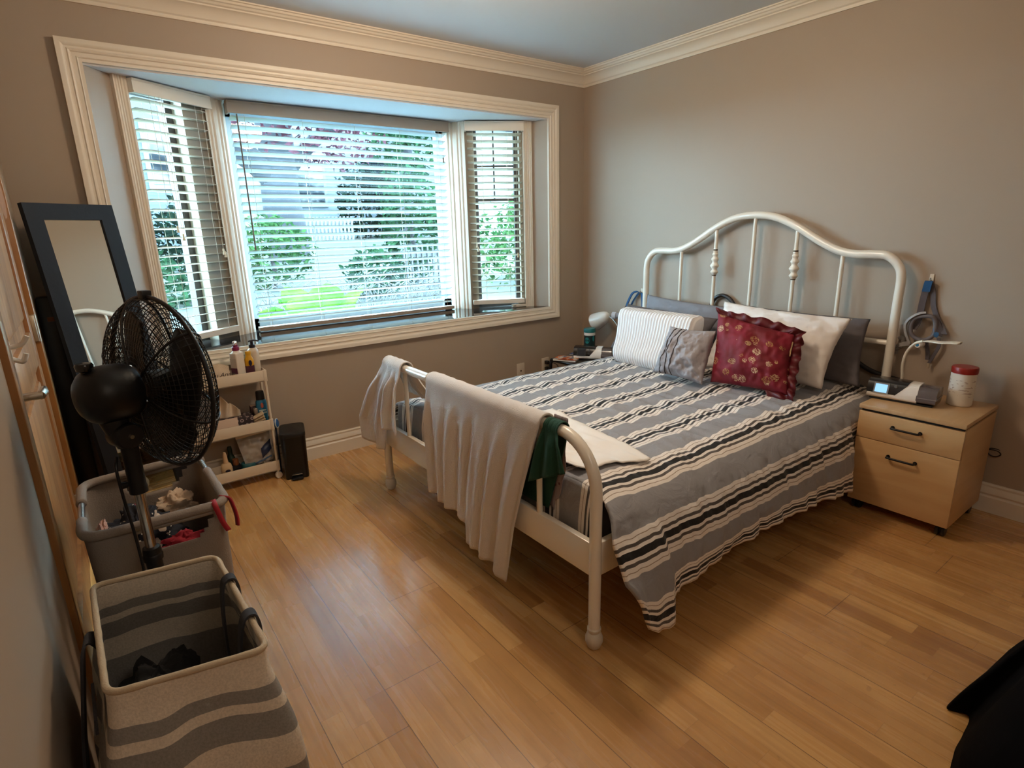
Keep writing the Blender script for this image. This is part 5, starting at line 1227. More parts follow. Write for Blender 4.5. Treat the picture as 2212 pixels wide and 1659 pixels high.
# ---------------------------------------------------------------- pedestal fan
fan = thing('pedestal_fan', 'black pedestal fan with a wire cage turned to the bed', 'fan', (-3.165, -1.685, 0))
M_fan = mat('fan_black', '#0a090a', 0.42, spec=0.35)
al, be = 0.408, -0.021
ax = V((math.cos(al)*math.cos(be), math.sin(al)*math.cos(be), math.sin(be)))
FC = V((-3.066, -1.62, 0.957))
e1 = V((-math.sin(al), math.cos(al), 0)); e2 = ax.cross(e1)
fp = lambda r, a, d: FC + ax*d + (e1*math.cos(a) + e2*math.sin(a))*r
RF = 0.221
def cage(sgn, r_in, depth, nrad, rings):
    mb = MB()
    def dome(r): 
        q = min(1, (r - r_in)/(RF - r_in)); return sgn*depth*math.sqrt(max(0.0, 1 - q**2.6))
    for k in range(nrad):
        a = 2*PI*k/nrad; mb.tube([fp(lerp(r_in, RF, math.sin(PI/2*i/9)), a, dome(lerp(r_in, RF, math.sin(PI/2*i/9)))) for i in range(10)], 0.0011, n=4, caps=False)
    for r in rings:
        mb.tube([fp(r, 2*PI*k/56, dome(r)) for k in range(56)], 0.0013, n=4, closed=True)
    return mb
rg = [lerp(0.07, 0.217, k/11) for k in range(12)]
bgr = obj('back_grille', cage(-1, 0.06, 0.062, 88, rg), M_fan, fan, auto=180)
fgr = obj('front_grille', cage(1, 0.045, 0.058, 88, rg + [0.2205]), M_fan, fan, auto=180)
obj('hub_badge', MB().lathe([(0, 0.0), (0.05, 0.0), (0.05, 0.008), (0.045, 0.012), (0, 0.013)], axisM(fp(0, 0, 0.055), ax), 28), M_fan, fgr)
for s, par in ((-1, bgr), (1, fgr)):
    for k in range(6):
        a = 2*PI*k/6 + 0.35
        pts = [fp(lerp(0.05, RF, math.sin(PI/2*i/9)), a, s*(0.0625 if s < 0 else 0.0585)*math.sqrt(max(0, 1 - ((lerp(0.05, RF, math.sin(PI/2*i/9)) - 0.055)/(RF-0.055))**2.6 if lerp(0.05, RF, math.sin(PI/2*i/9)) > 0.055 else 1))) for i in range(10)]
        obj('cage_spoke', MB().tube(pts, 0.0032, n=6), M_fan, par)
obj('cage_rim', MB().tube([fp(RF + 0.002, 2*PI*k/64, 0.0) for k in range(64)], 0.0055, n=8, closed=True), M_fan, fan, auto=180)
obj('rim_clip', MB().box(-0.012, 0.012, -0.012, 0.012, -0.012, 0.012, 0.003, M=axisM(fp(RF+0.006, -PI/2 if e2.z < 0 else PI/2, 0), ax)), M_fan, fan)
for k in range(3):
    a0 = 2*PI*k/3 + 0.5; P = []
    for i in range(12):
        q = i/11; r = lerp(0.03, 0.192, q); w_ = lerp(0.45, 0.86, sstep(0, 0.5, q)) * (1 - 0.35*sstep(0.8, 1, q)); row = []
        for j in range(13):
            s = j/12*2 - 1; row.append(fp(r, a0 + s*w_ + 0.35*q, -0.026*s*(0.6 + 0.4*q) + 0.002))
        P.append(row)
    obj('blade', MB().grid(P), M_fan, fan, auto=180, solid=0.003)
obj('blade_hub', MB().lathe([(0, -0.03), (0.036, -0.03), (0.036, 0.02), (0.028, 0.034), (0, 0.036)], axisM(FC, ax), 24), M_fan, fan)
mo = obj('motor_housing', MB().lathe([(0, -0.190), (0.026, -0.188), (0.046, -0.181), (0.060, -0.169), (0.068, -0.152), (0.071, -0.132), (0.071, -0.112), (0.070, -0.09), (0.066, -0.075), (0.060, -0.066), (0, -0.064)], axisM(FC, ax), 32), M_fan, fan, auto=50)
kp = FC - ax*0.160 + V((0, 0, 0.056))
obj('oscillation_knob', MB().lathe([(0, 0.028), (0.016, 0.027), (0.019, 0.022), (0.017, 0.01), (0.009, 0.006), (0.009, 0)], Matrix.Translation(kp), 20), mat('fan_gloss', '#0c0c0d', 0.15), mo)
PX, PY = -3.160, -1.685
nb_ = FC - ax*0.13
obj('neck', MB().tube(spline([(nb_.x, nb_.y, nb_.z-0.04), (lerp(nb_.x, PX, .5), lerp(nb_.y, PY, .5), 0.865), (PX, PY, 0.83)], 6), [0.032, 0.032, 0.031, 0.03, 0.029, 0.028, 0.027, 0.026, 0.026, 0.025, 0.025, 0.025, 0.024], n=18).lathe([(0, -0.03), (0.029, -0.03), (0.033, -0.024), (0.033, 0.024), (0.029, 0.03), (0, 0.03)], axisM((PX-0.004, PY+0.002, 0.855), V((ax.y, -ax.x, 0))), 20), M_fan, fan, auto=50)
obj('tilt_screw', MB().lathe([(0, 0.006), (0.005, 0.006), (0.007, 0)], axisM(V((PX-0.004, PY+0.002, 0.855)) + V((ax.y, -ax.x, 0))*0.030, V((ax.y, -ax.x, 0))), 14), M_chrome, fan)
obj('upper_sleeve', MB().lathe([(0, 0.70), (0.021, 0.70), (0.021, 0.715), (0.0195, 0.72), (0.0195, 0.845), (0, 0.845)], TR(PX, PY, 0), 20), M_fan, fan)
obj('height_lock', MB().lathe([(0, 0), (0.007, 0), (0.009, 0.014), (0, 0.015)], axisM((PX-0.02, PY-0.002, 0.728), (-1, -0.3, 0)), 14), M_fan, fan)
obj('chrome_pole', MB().tube([(PX, PY, 0.53), (PX, PY, 0.705)], 0.0125, n=18), mat('pole_chrome', '#b5aaa0', 0.18, 1.0), fan)
obj('lower_pole', MB().lathe([(0, 0.02), (0.019, 0.02), (0.019, 0.505), (0.023, 0.507), (0.0235, 0.52), (0.021, 0.524), (0.022, 0.53), (0.020, 0.542), (0.013, 0.545), (0, 0.545)], TR(PX, PY, 0), 22), M_fan, fan)
obj('base', MB().lathe([(0, 0.0), (0.098, 0.0), (0.101, 0.006), (0.096, 0.014), (0.05, 0.026), (0.024, 0.036), (0, 0.036)], TR(PX, PY, 0), 36), M_fan, fan)
obj('power_cord', MB().tube(spline([(PX-0.03, PY+0.005, 0.80), (PX-0.036, PY-0.018, 0.775), (PX-0.034, PY-0.022, 0.70), (PX-0.028, PY-0.026, 0.60), (PX-0.026, PY-0.03, 0.50), (PX-0.03, PY-0.03, 0.35), (PX-0.034, PY-0.03, 0.03)], 8), 0.0036, n=8), M_fan, fan)

# ---------------------------------------------------------------- laundry hampers
def rpath(corners, r, n=6, zf=None):
    """rounded closed path through four plan corners"""
    out = []; m_ = len(corners)
    for i in range(m_):
        p, a, b = V(corners[i]), V(corners[i-1]), V(corners[(i+1) % m_])
        da, db = (a - p).normalized()*r, (b - p).normalized()*r
        for k in range(n + 1):
            t = k/n; out.append((p + da)*(1-t)**2 + p*2*t*(1-t) + (p + db)*t*t)
    return out
def dense(path, step=0.012):
    out = []
    for a, b in zip(path, path[1:] + path[:1]):
        k = max(1, int((b - a).length/step)); out += [a.lerp(b, i/k) for i in range(k)]
    return out
# grey canvas hamper with a metal rim
ZG = 0.570
gc = [V((-3.300, -1.165, ZG)), V((-2.964, -1.125, ZG)), V((-2.957, -1.598, ZG)), V((-3.300, -1.590, ZG))]
gh = thing('laundry_hamper', 'grey canvas laundry hamper with a tube rim and red ties, behind the fan pole', 'hamper', (-3.13, -1.37, 0), 'laundry hampers')
M_canvas = mat('canvas_grey', '#8b7f75', 0.9, bump=0.35, bscale=260, vary=0.08)
rim = dense(rpath(gc, 0.055))
def inside_cut(p, z):     # hand holes under the rim, front and back
    for yy, xc in ((-1.594, -3.085), (-1.145, -3.11)):
        if abs(p.y - yy) < 0.03 and ((p.x - xc)/0.095)**2 + ((z - (ZG - 0.012))/0.075)**2 < 1 and z < ZG - 0.012: return True
    return False
nz_ = 44; P = []
for p in rim:
    row = []
    for k in range(nz_ + 1):
        q = k/nz_; z = lerp(ZG - 0.012, 0.006, q); c = V((-3.13, -1.365, 0)); f = 1 - 0.10*q**0.8
        pp = c + (V((p.x, p.y, 0)) - c)*f; pp.x = max(pp.x, -3.33)
        bul = 0.006*math.sin(PI*q)*nz(p.x*9, p.y*9, q*3)
        row.append(V((pp.x + bul, pp.y + bul, z)))
    P.append(row)
mb = MB().grid(P, cu=True, skip=lambda i, j: inside_cut(rim[i], P[i][j].z))
bt_ = [r[-1] for r in P]; n0 = len(mb.v); mb.v += [tuple(p) for p in bt_]; mb.f.append(tuple(range(n0, n0 + len(bt_)))); mb.mi.append(0)
obj('canvas_body', mb, M_canvas, gh, auto=180, solid=0.003)
def metal_gap(p): return (p.x < -3.27 and -1.46 < p.y < -1.33) or (p.x > -2.99 and -1.30 < p.y < -1.20)
obj('rim_tube', MB().tube(rim, 0.0085, n=10, closed=True), mat('rim_steel', '#8f8c8b', 0.25, 0.9), gh, auto=180)
segs, cur = [], []
i0 = next(i for i, p in enumerate(rim) if metal_gap(p))
for p in rim[i0:] + rim[:i0]:
    if metal_gap(p):
        if len(cur) > 2: segs.append(cur)
        cur = []
    else: cur.append(p)
if len(cur) > 2: segs.append(cur)
for sgm in segs: obj('rim_sleeve', MB().tube(sgm, [0.0135 + 0.0015*nz(p.x*30, p.y*30) for p in sgm], n=12), M_canvas, gh, auto=180)
M_redtie = mat('red_ribbon', '#9c1220', 0.7)
obj('red_tie', MB().ribbon(spline([(-2.990, -1.585, ZG+0.012), (-2.990, -1.612, ZG+0.006), (-2.985, -1.618, ZG-0.02), (-2.978, -1.622, ZG-0.05), (-2.968, -1.625, ZG-0.075)], 5), 0.014, V((1, 0, 0.15))), M_redtie, gh, auto=180)
obj('red_tie', MB().ribbon(spline([(-2.968, -1.568, ZG+0.012), (-2.948, -1.575, ZG+0.004), (-2.940, -1.58, ZG-0.025), (-2.936, -1.585, ZG-0.06), (-2.938, -1.59, ZG-0.085)], 5), 0.015, V((0.4, -1, 0.1))), M_redtie, gh, auto=180)
# clothes inside
def floral():
    m, nt, b = base_mat('navy_floral', 0.85)
    tc = N(nt, 'ShaderNodeTexCoord')
    v1 = N(nt, 'ShaderNodeTexVoronoi'); v1.inputs['Scale'].default_value = 17; nt.links.new(tc.outputs['Object'], v1.inputs['Vector'])
    n = N(nt, 'ShaderNodeTexNoise'); n.inputs['Scale'].default_value = 40; nt.links.new(tc.outputs['Object'], n.inputs['Vector'])
    d = mth(nt, 'ADD', v1.outputs['Distance'], mth(nt, 'MULTIPLY', n.outputs['Fac'], 0.35))
    wn = N(nt, 'ShaderNodeSeparateColor'); nt.links.new(v1.outputs['Color'], wn.inputs[0])
    blossom = ramp(nt, wn.outputs[0], [(0, '#d8cabb'), (0.4, '#b99a8c'), (0.6, '#c9b8a8'), (0.8, '#7b1527')], True)
    v2 = N(nt, 'ShaderNodeTexVoronoi'); v2.inputs['Scale'].default_value = 46; nt.links.new(tc.outputs['Object'], v2.inputs['Vector'])
    c = mixc(nt, mth(nt, 'LESS_THAN', v2.outputs['Distance'], 0.2), '#10121f', '#cfc6bb')
    c = mixc(nt, mth(nt, 'LESS_THAN', d, 0.45), c, blossom)
    nt.links.new(c, b.inputs['Base Color']); return m
M_flo = floral()
c1_ = obj('crumpled_dress', crumple(MB(), -3.175, -1.36, 0.43, 0.095, 0.13, 0.075, 1.3, 0.5, 34, 2.0), M_flo, auto=60)
tag(c1_, 'navy floral dress crumpled on top of the wash in the grey hamper', 'dress', 'laundry in the grey hamper')
c2_ = obj('crumpled_shirt', crumple(MB(), -3.06, -1.215, 0.435, 0.06, 0.045, 0.05, 6.1, 0.5, 26, 2.0), mat('cream_knit', '#c9b29a', 0.9, bump=0.4, bscale=120), auto=60)
tag(c2_, 'cream top bunched at the back of the grey hamper', 'shirt', 'laundry in the grey hamper')
c3_ = obj('crumpled_shirt', crumple(MB(), -3.07, -1.535, 0.45, 0.065, 0.03, 0.035, 8.7, 0.5, 26, 2.0), mat('red_jersey', '#8e1023', 0.85), auto=60)
tag(c3_, 'red top showing through the front hand hole of the grey hamper', 'shirt', 'laundry in the grey hamper')
c4_ = obj('crumpled_shirt', crumple(MB(), -3.262, -1.47, 0.50, 0.018, 0.06, 0.045, 11.7, 0.5, 26, 2.0), mat('pink_blush_knit', '#b98d7c', 0.9), auto=60)
tag(c4_, 'blush pink top on the wall side of the grey hamper', 'shirt', 'laundry in the grey hamper')
c5_ = obj('wash_pile', crumple(MB(), -3.13, -1.37, 0.22, 0.11, 0.15, 0.14, 15.2, 0.35, 30, 2.0), mat('navy_jersey', '#15172a', 0.9), auto=60)
tag(c5_, 'dark navy clothes filling the grey hamper under the floral dress', 'clothes', 'laundry in the grey hamper')

# striped hamper
ZS = 0.575
sc_ = [V((-3.284, -1.862, ZS)), V((-3.040, -1.905, ZS)), V((-3.024, -2.318, ZS)), V((-3.272, -2.262, ZS))]
sh = thing('laundry_hamper', 'cream laundry hamper with grey stripes, nearest the camera', 'hamper', (-3.15, -2.09, 0), 'laundry hampers')
def hamper_mat():
    m, nt, b = base_mat('striped_canvas', 0.85)
    tc = N(nt, 'ShaderNodeTexCoord'); sp = N(nt, 'ShaderNodeSeparateXYZ'); nt.links.new(tc.outputs['UV'], sp.inputs[0])
    C, D = '#ddd1c0', '#8e8a85'
    st = [(0.0, C), (0.062, D), (0.086, C), (0.108, D), (0.158, C), (0.226, D), (0.5, D)]
    c = ramp(nt, sp.outputs[1], st, True)
    n = N(nt, 'ShaderNodeTexNoise'); n.inputs['Scale'].default_value = 240; nt.links.new(tc.outputs['Object'], n.inputs['Vector'])
    c = mixc(nt, 0.25, c, ramp(nt, n.outputs['Fac'], [(0.3, '#777777'), (0.7, '#ffffff')]), 'MULTIPLY')
    nt.links.new(c, b.inputs['Base Color'])
    bp = N(nt, 'ShaderNodeBump'); bp.inputs['Strength'].default_value = 0.3; bp.inputs['Distance'].default_value = 0.003; nt.links.new(n.outputs['Fac'], bp.inputs['Height']); nt.links.new(bp.outputs[0], b.inputs['Normal'])
    return m
rs = dense(rpath(sc_, 0.028), 0.010)
cen = V((-3.152, -2.088, 0)); P, U = [], []
for i, p in enumerate(rs):
    row, ur = [], []
    ang = math.atan2(p.y - cen.y, p.x - cen.x)
    for k in range(56):
        q = k/55; z = lerp(ZS, 0.004, q)
        f = 1 + 0.16*sstep(0.0, 0.45, q) + 0.10*q
        pp = cen + (V((p.x, p.y, 0)) - cen)*f
        cr_ = abs(math.cos(2*ang))
        sag = 0.020*sstep(0.05, 0.35, q)*(0.5 + nz(math.cos(ang)*1.7, math.sin(ang)*1.7, q*1.6)) + 0.006*nz(p.x*22, p.y*22, q*5)
        d = (V((p.x, p.y, 0)) - cen).normalized()
        pp = pp + d*sag; pp.x = max(pp.x, -3.356)
        row.append(V((pp.x, pp.y, z))); ur.append((i/len(rs), (ZS - z) + 0.016*nz(p.x*7, p.y*7, 4) + 0.006*nz(p.x*18, p.y*18, 1)))
    P.append(row); U.append(ur)
M_hs = hamper_mat()
mb = MB().grid(P, cu=True, uvs=U)
btm = [r[-1] for r in P]; n0 = len(mb.v); mb.v += [tuple(p) for p in btm]; mb.f.append(tuple(range(n0, n0 + len(btm)))); mb.mi.append(0)
obj('canvas_body', mb, M_hs, sh, auto=180, solid=0.003)
obj('rim_binding', MB().tube(rs, [0.0062 + 0.001*nz(p.x*40, p.y*40) for p in rs], n=10, closed=True), mat('binding_cream', '#b8a68c', 0.85, bump=0.3, bscale=260), sh, auto=180)
M_strap = mat('strap_charcoal', '#2d2c30', 0.85, bump=0.2, bscale=220)
rx = lambda y: pw([(-2.318, -3.024), (-1.905, -3.040)], y)
yy = V((0, 1, 0.0))
for y0, y1 in ((-2.045, -2.055), (-2.205, -2.165)):
    x = rx(y0)
    obj('carry_strap', MB().ribbon(spline([(x+0.013, y0, ZS-0.05), (x+0.013, y0, ZS-0.01), (x+0.006, y0, ZS+0.012), (x-0.008, y0, ZS+0.012), (x-0.018, y0, ZS-0.005), (x-0.026, lerp(y0, y1, .5), ZS-0.07), (x-0.03, y1, ZS-0.16), (x-0.024, y1, ZS-0.235)], 6), 0.026, yy), M_strap, sh, auto=60)
obj('carry_strap', MB().ribbon(spline([(-3.28, -2.03, ZS-0.05), (-3.292, -2.045, ZS-0.015), (-3.305, -2.06, ZS-0.02), (-3.318, -2.09, ZS-0.09), (-3.335, -2.14, ZS-0.2), (-3.345, -2.17, ZS-0.34), (-3.348, -2.19, ZS-0.48)], 6), 0.04, V((0.1, 1, 0))), M_strap, sh, auto=60)
obj('strap_patch', MB().ribbon(spline([(-3.2985, -2.150, ZS-0.058), (-3.300, -2.185, ZS-0.078), (-3.300, -2.22, ZS-0.086)], 4), 0.03, V((0.1, 0, 1))), M_strap, sh, auto=60)
bk = obj('black_garment', crumple(MB(), -3.195, -1.985, 0.315, 0.075, 0.085, 0.085, 21.5, 0.45, 30, 1.9), mat('jet_cotton', '#060608', 0.9), auto=60)
tag(bk, 'black garment lying in the striped hamper', 'garment', 'laundry in the striped hamper')
bk2 = obj('black_garment', crumple(MB(), -3.085, -2.03, 0.27, 0.04, 0.06, 0.045, 24.5, 0.45, 26, 1.9), mat('jet_cotton', '#060608', 0.9), auto=60)
tag(bk2, 'smaller black garment against the bed-side wall of the striped hamper', 'garment', 'laundry in the striped hamper')
bk3 = obj('wash_pile', crumple(MB(), -3.15, -2.08, 0.13, 0.10, 0.14, 0.12, 28.5, 0.35, 26, 1.9), mat('charcoal_cotton', '#1c1b1e', 0.9), auto=60)
tag(bk3, 'charcoal clothes at the bottom of the striped hamper', 'clothes', 'laundry in the striped hamper')


# ---------------------------------------------------------------- black jacket heap at the lower right
outl = [(-0.99, -3.07), (-1.10, -3.075), (-1.213, -3.068), (-1.31, -3.035), (-1.40, -3.005), (-1.47, -3.0), (-1.455, -3.045), (-1.54, -3.055), (-1.62, -3.06), (-1.74, -3.09), (-1.86, -3.2), (-1.9, -3.4), (-1.8, -3.62), (-1.5, -3.75), (-1.15, -3.75), (-0.88, -3.62), (-0.78, -3.4), (-0.84, -3.2)]
bo = spline([(x, y, 0) for x, y in outl], 6, True); cc_ = V((-1.3, -3.4, 0)); P = []
nr = 26
for i in range(nr + 1):
    q = i/nr; row = []
    for k, p in enumerate(bo):
        pp = cc_ + (p - cc_)*(1 - q)
        h = 0.42*(1 - (1-q)**2.6) ; a = math.atan2(p.y - cc_.y, p.x - cc_.x)
        rdg = 0.07*abs(nz(math.cos(a)*4.1 + 5, math.sin(a)*4.1, q*1.5)) + 0.025*nz(pp.x*9, pp.y*9, 3)
        row.append(V((pp.x + 0.012*nz(pp.x*14, pp.y*14, 8)*(1 if q > 0 else 0.4), pp.y, 0.006 + h + rdg*min(1, q*6))))
    P.append(row)
mb = MB().grid(P, cv=True)
jk = obj('black_jacket', mb, mat('jacket_black', '#030304', 0.95, bump=0.2, bscale=90, spec=0.1), auto=180, at=(-1.3, -3.4, 0.0), solid=0.004, offset=-1)
tag(jk, 'black jacket heaped on the floor at the lower right', 'jacket')

# ---------------------------------------------------------------- outside
def leafmat(name, c0, c1, tr=0.3):
    m = bpy.data.materials.new(name); m.use_nodes = True; nt = m.node_tree
    for n in list(nt.nodes): nt.nodes.remove(n)
    o = N(nt, 'ShaderNodeOutputMaterial'); d = N(nt, 'ShaderNodeBsdfDiffuse'); t = N(nt, 'ShaderNodeBsdfTranslucent')
    tc = N(nt, 'ShaderNodeTexCoord'); n = N(nt, 'ShaderNodeTexNoise'); n.inputs['Scale'].default_value = 5; n.inputs['Detail'].default_value = 4; nt.links.new(tc.outputs['Object'], n.inputs['Vector'])
    c = ramp(nt, n.outputs['Fac'], [(0.35, c0), (0.65, c1)]); nt.links.new(c, d.inputs[0]); nt.links.new(c, t.inputs[0])
    mx = N(nt, 'ShaderNodeMixShader'); mx.inputs[0].default_value = tr; nt.links.new(d.outputs[0], mx.inputs[1]); nt.links.new(t.outputs[0], mx.inputs[2]); nt.links.new(mx.outputs[0], o.inputs[0])
    MATS[name] = m; return m
GZ = 0.0
def flat(name, c): return mat(name, c, 0.85, vary=0.2, vscale=3)
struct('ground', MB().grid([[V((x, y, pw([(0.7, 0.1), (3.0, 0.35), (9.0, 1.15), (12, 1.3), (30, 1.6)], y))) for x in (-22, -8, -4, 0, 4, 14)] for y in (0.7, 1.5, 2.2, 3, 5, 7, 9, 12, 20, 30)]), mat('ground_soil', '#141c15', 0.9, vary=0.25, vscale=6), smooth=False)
def leaves(mb, cx, cy, cz, rx, ry, rz_, n, size, seed, shell=0.55):
    rnd = random.Random(seed)
    for k in range(n):
        while True:
            d = V((rnd.uniform(-1, 1), rnd.uniform(-1, 1), rnd.uniform(-1, 1)))
            if shell < d.length < 1: break
        lump = 1 + 0.28*nz(d.x*2.3 + seed, d.y*2.3, d.z*2.3)
        p = V((cx + d.x*rx*lump, cy + d.y*ry*lump, cz + d.z*rz_*lump))
        if p.z < 0.3: continue
        a = V((rnd.uniform(-1, 1), rnd.uniform(-1, 1), rnd.uniform(-0.7, 0.7))).normalized(); b = a.orthogonal().normalized(); b = Matrix.Rotation(rnd.uniform(0, 6.3), 3, a) @ b
        s = size*rnd.uniform(0.6, 1.3)
        mb.add([p - a*s, p + b*s*0.45, p + a*s, p - b*s*0.45], [(0, 1, 2, 3)])
    return mb
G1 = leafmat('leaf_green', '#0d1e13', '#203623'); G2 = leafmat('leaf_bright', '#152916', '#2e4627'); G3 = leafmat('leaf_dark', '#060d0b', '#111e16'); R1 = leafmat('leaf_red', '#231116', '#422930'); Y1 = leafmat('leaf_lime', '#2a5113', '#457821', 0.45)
GRP = 'shrubs outside the window'
def gz(y): return pw([(0.7, 0.1), (3.0, 0.35), (9.0, 1.15), (12, 1.3), (30, 1.6)], y)
def shrub(label, cx, cy, cz, rx, ry, rz_, n, size, m, seed):
    t = thing('garden_shrub', label, 'shrub', (cx, cy, gz(cy)), GRP)
    obj('foliage', leaves(MB(), cx, cy, cz, rx, ry, rz_, n, size, seed), m, t, smooth=False)
    obj('stem', MB().tube(spline([(cx, cy, gz(cy)-0.02), (cx + 0.03, cy, (gz(cy) + cz)/2), (cx, cy, cz)], 4), 0.03, n=6), mat('bark', '#090605', 0.9), t)
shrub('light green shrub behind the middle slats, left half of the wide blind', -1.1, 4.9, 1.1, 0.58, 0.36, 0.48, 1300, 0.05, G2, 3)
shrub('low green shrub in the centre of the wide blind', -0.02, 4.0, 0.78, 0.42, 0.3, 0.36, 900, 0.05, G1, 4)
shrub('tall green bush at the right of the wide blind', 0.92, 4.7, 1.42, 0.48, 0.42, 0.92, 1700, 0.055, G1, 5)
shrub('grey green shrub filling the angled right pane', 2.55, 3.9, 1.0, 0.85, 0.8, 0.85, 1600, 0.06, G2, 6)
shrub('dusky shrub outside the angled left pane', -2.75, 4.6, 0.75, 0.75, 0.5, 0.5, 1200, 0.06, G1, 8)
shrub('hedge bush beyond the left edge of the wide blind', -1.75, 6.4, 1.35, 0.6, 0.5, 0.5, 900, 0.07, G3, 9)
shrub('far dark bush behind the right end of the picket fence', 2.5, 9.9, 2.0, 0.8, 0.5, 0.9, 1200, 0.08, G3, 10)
t = thing('dry_bush', 'bare twiggy bush in front of the lower slats of the wide blind', 'shrub', (-0.55, 3.0, gz(3)), GRP)
mb = MB(); rnd = random.Random(12)
for k in range(330):
    x = rnd.uniform(-1.9, 0.75); y = rnd.uniform(2.6, 3.5); l = rnd.uniform(0.2, 0.5); a = rnd.uniform(-0.9, 0.9); b = rnd.uniform(-0.6, 0.6)
    mb.tube([(x, y, gz(y)-0.02), (x + a*l*0.5, y + b*l*0.3, gz(y) + l*0.7), (x + a*l*1.3, y + b*l*0.5, gz(y) + l)], 0.004, n=4)
obj('twigs', mb, mat('twig', '#312e2a', 0.9), t)
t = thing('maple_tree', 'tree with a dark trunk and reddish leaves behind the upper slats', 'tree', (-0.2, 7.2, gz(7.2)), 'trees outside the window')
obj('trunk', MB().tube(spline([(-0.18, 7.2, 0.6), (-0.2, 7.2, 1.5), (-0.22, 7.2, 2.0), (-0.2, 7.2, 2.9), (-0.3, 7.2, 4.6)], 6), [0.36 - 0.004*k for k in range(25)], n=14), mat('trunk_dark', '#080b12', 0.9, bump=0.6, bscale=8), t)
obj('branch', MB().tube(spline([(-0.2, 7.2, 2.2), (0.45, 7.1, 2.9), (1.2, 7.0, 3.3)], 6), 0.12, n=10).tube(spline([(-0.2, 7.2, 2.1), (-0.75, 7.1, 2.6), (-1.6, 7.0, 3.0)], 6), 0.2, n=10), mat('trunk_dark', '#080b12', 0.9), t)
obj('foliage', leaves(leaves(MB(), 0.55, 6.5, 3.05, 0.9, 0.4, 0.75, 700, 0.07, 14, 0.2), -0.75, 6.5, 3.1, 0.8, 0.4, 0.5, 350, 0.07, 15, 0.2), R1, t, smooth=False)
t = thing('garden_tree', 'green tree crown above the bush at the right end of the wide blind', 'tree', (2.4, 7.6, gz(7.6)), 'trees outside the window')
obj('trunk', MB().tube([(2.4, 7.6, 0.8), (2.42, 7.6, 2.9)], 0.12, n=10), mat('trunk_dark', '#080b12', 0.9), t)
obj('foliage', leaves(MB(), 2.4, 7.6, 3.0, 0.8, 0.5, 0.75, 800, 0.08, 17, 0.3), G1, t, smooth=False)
def broad(label, cx, cy, n, L0, seed, spread=1.0):
    t = thing('broadleaf_plant', label, 'plant', (cx, cy, gz(cy)), 'broad-leaved plants by the window'); rnd = random.Random(seed)
    for k in range(n):
        a = 2*PI*k/n + rnd.uniform(-.3, .3); L = L0*rnd.uniform(.75, 1.1); d = V((math.cos(a), math.sin(a), 0)); s = V((-d.y, d.x, 0)); P = []
        for i in range(11):
            q = i/10; c = V((cx, cy, gz(cy))) + d*(L*0.55*q*spread) + V((0, 0, L*(1.25*q - 0.55*q*q))); w_ = 0.24*L*math.sin(PI*min(1, q*0.94 + 0.06))**0.8
            P.append([c + s*w_*v + V((0, 0, 0.05*L*abs(v))) for v in (-1, -0.5, 0, 0.5, 1)])
        obj('leaf', MB().grid(P), Y1, t, auto=180)
broad('small lime green broad-leaved plant behind the lowest slats, far left of the wide blind', -2.12, 1.5, 6, 0.75, 3)
broad('larger lime green broad-leaved plant behind the lowest slats, left of the blind centre', -1.50, 1.85, 7, 0.78, 5)
def fence(name, label, a, b, z0, z1, n, w_, m, th=0.02):
    t = thing(name, label, 'fence', ((a[0]+b[0])/2, (a[1]+b[1])/2, z0)); a, b = V((a[0], a[1], 0)), V((b[0], b[1], 0)); u = (b - a).normalized()
    R = Matrix.Rotation(math.atan2(u.y, u.x), 4, 'Z')
    for k in range(n): obj('picket', MB().box(-w_/2, w_/2, -th/2, th/2, z0, z1, M=Matrix.Translation(a.lerp(b, (k + 0.5)/n)) @ R), m, t, smooth=False)
    for z in (lerp(z0, z1, .2), lerp(z0, z1, .8)): obj('rail', MB().box(0, (b - a).length, 0.005, 0.03, z-0.03, z+0.03, M=Matrix.Translation(a) @ R), m, t, smooth=False)
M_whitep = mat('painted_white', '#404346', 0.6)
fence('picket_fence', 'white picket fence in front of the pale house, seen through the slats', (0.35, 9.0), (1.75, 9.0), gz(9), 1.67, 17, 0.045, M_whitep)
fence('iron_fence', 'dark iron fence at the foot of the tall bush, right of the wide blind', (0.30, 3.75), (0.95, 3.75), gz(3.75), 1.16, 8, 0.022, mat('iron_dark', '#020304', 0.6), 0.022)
def siding(name, c0, c1, pitch=0.18):
    m, nt, b = base_mat(name, 0.7)
    tc = N(nt, 'ShaderNodeTexCoord'); sp = N(nt, 'ShaderNodeSeparateXYZ'); nt.links.new(tc.outputs['Object'], sp.inputs[0])
    f = mth(nt, 'FRACT', mth(nt, 'DIVIDE', sp.outputs[2], pitch)); nt.links.new(mixc(nt, mth(nt, 'LESS_THAN', f, 0.12), c0, c1), b.inputs['Base Color']); return m
def house(label, x0, x1, y0, y1, h, m, roof, wins, side=None):
    t = thing('house', label, 'house', ((x0+x1)/2, (y0+y1)/2, gz(y0)), 'houses across the garden')
    obj('walls', MB().box(x0, x1, y0, y1, gz(y0)-0.3, h), m, t, smooth=False)
    xm = (x0+x1)/2
    obj('roof', MB().prism([(x0-0.4, h), (x1+0.4, h), (xm, h+1.6)], lambda a, b, d: V((a, d, b)), y0-0.4, y1+0.4), mat('roof_'+label[:5], roof, 0.8), t, smooth=False)
    for a, b, c, d in wins:
        f = obj('window', MB().box(a, b, y0-0.05, y0+0.02, c, d), M_whitep, t, smooth=False)
        obj('pane', MB().box(a+0.08, b-0.08, y0-0.06, y0-0.045, c+0.08, d-0.08), mat('pane_grey', '#0e1216', 0.1), f, smooth=False)
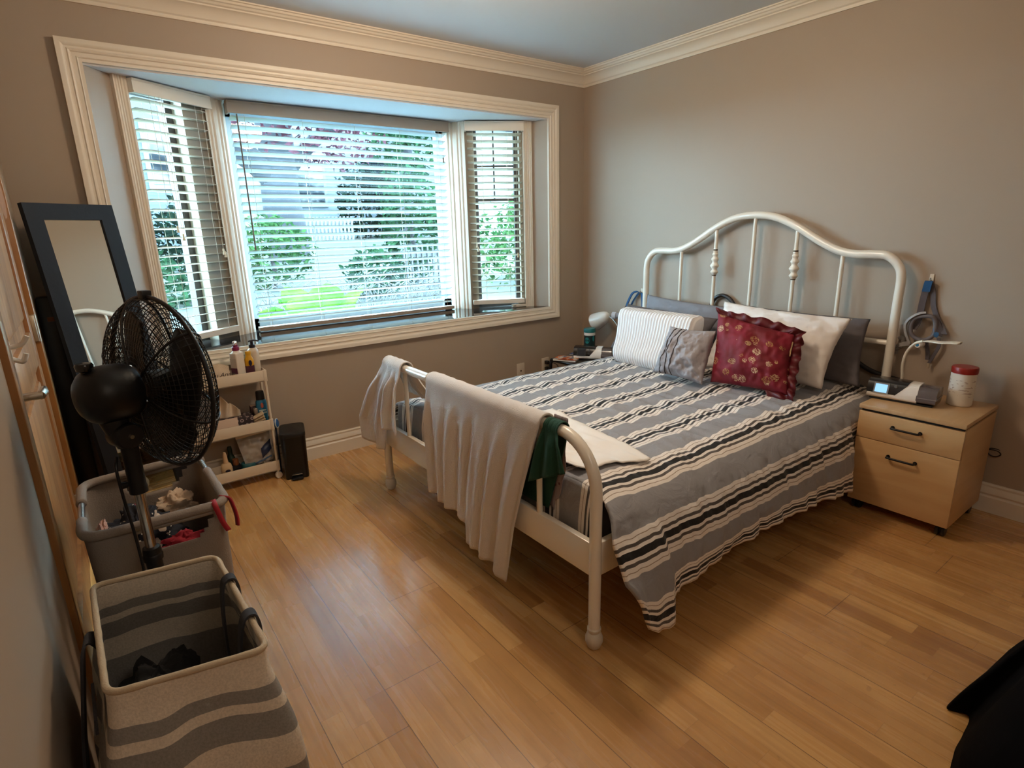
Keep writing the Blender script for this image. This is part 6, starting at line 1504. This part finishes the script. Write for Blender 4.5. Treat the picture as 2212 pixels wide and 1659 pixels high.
house('white sided house beyond the picket fence', 0.9, 7.5, 12, 18, 4.6, siding('siding_white', '#3c4247', '#2f3439'), '#161619', [(1.3, 2.3, 2.0, 3.3), (3.2, 4.2, 2.0, 3.3), (5.4, 6.4, 2.0, 3.3)])
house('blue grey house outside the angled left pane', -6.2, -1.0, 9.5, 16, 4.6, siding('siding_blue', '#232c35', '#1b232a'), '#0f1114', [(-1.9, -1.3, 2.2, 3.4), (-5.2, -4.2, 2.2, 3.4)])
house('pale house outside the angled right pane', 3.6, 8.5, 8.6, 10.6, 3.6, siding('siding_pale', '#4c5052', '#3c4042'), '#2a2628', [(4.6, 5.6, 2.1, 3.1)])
# ---------------------------------------------------------------- light and camera
wd = bpy.data.worlds.new('World'); SC.world = wd; wd.use_nodes = True; nt = wd.node_tree
bg = nt.nodes['Background']; bg.inputs[0].default_value = (0.50, 0.80, 1.0, 1); bg.inputs[1].default_value = SKY
def light(name, typ, loc, energy, col, **k):
    l = bpy.data.lights.new(name, typ); l.energy = energy; l.color = col
    for a, b in k.items(): setattr(l, a, b)
    o = bpy.data.objects.new(name, l); COL.objects.link(o); o.location = loc; return o
light('fill_light', 'POINT', (-2.55, -3.95, 2.2), FILL, (1.0, 0.85, 0.68), shadow_soft_size=0.25)  # added unseen fill, brightens the hampers, fan and left wall
light('ceiling_lamp', 'POINT', (-1.78, -1.42, 2.22), LAMP, (1.0, 0.78, 0.56), shadow_soft_size=0.14)
p = light('window_portal', 'AREA', (-1.646, 0.62, 1.40), 1, (1, 1, 1), shape='RECTANGLE', size=2.6, size_y=1.34); p.data.cycles.is_portal = True
p.rotation_euler = (-PI/2, 0, 0)
cam = bpy.data.cameras.new('Camera'); co = bpy.data.objects.new('Camera', cam); COL.objects.link(co)
yw, pt_, rl = 0.6367125195, -0.2674975894, -0.0257601315
f = V((math.sin(yw)*math.cos(pt_), math.cos(yw)*math.cos(pt_), math.sin(pt_))); r = V((math.cos(yw), -math.sin(yw), 0)); u = r.cross(f)
r2 = r*math.cos(rl) + u*math.sin(rl); u2 = -r*math.sin(rl) + u*math.cos(rl)
m = Matrix((r2, u2, -f)).transposed().to_4x4(); m.translation = V((-3.1776252708, -3.3161379554, 1.3214438265)); co.matrix_world = m
cam.sensor_fit = 'HORIZONTAL'; cam.sensor_width = 36; cam.lens = 1221.551453/2212*36; cam.clip_start = 0.05; cam.clip_end = 200
SC.camera = co
vs = SC.view_settings; vs.view_transform = 'Standard'; vs.look = 'None'; vs.gamma = 1.0; vs.exposure = EXPO; vs.use_curve_mapping = False
cy = SC.cycles; cy.use_denoising = True; cy.max_bounces = 10; cy.diffuse_bounces = 5; cy.glossy_bounces = 4; cy.transparent_max_bounces = 12; cy.transmission_bounces = 4; cy.sample_clamp_indirect = 6.0; cy.caustics_reflective = False; cy.caustics_refractive = False
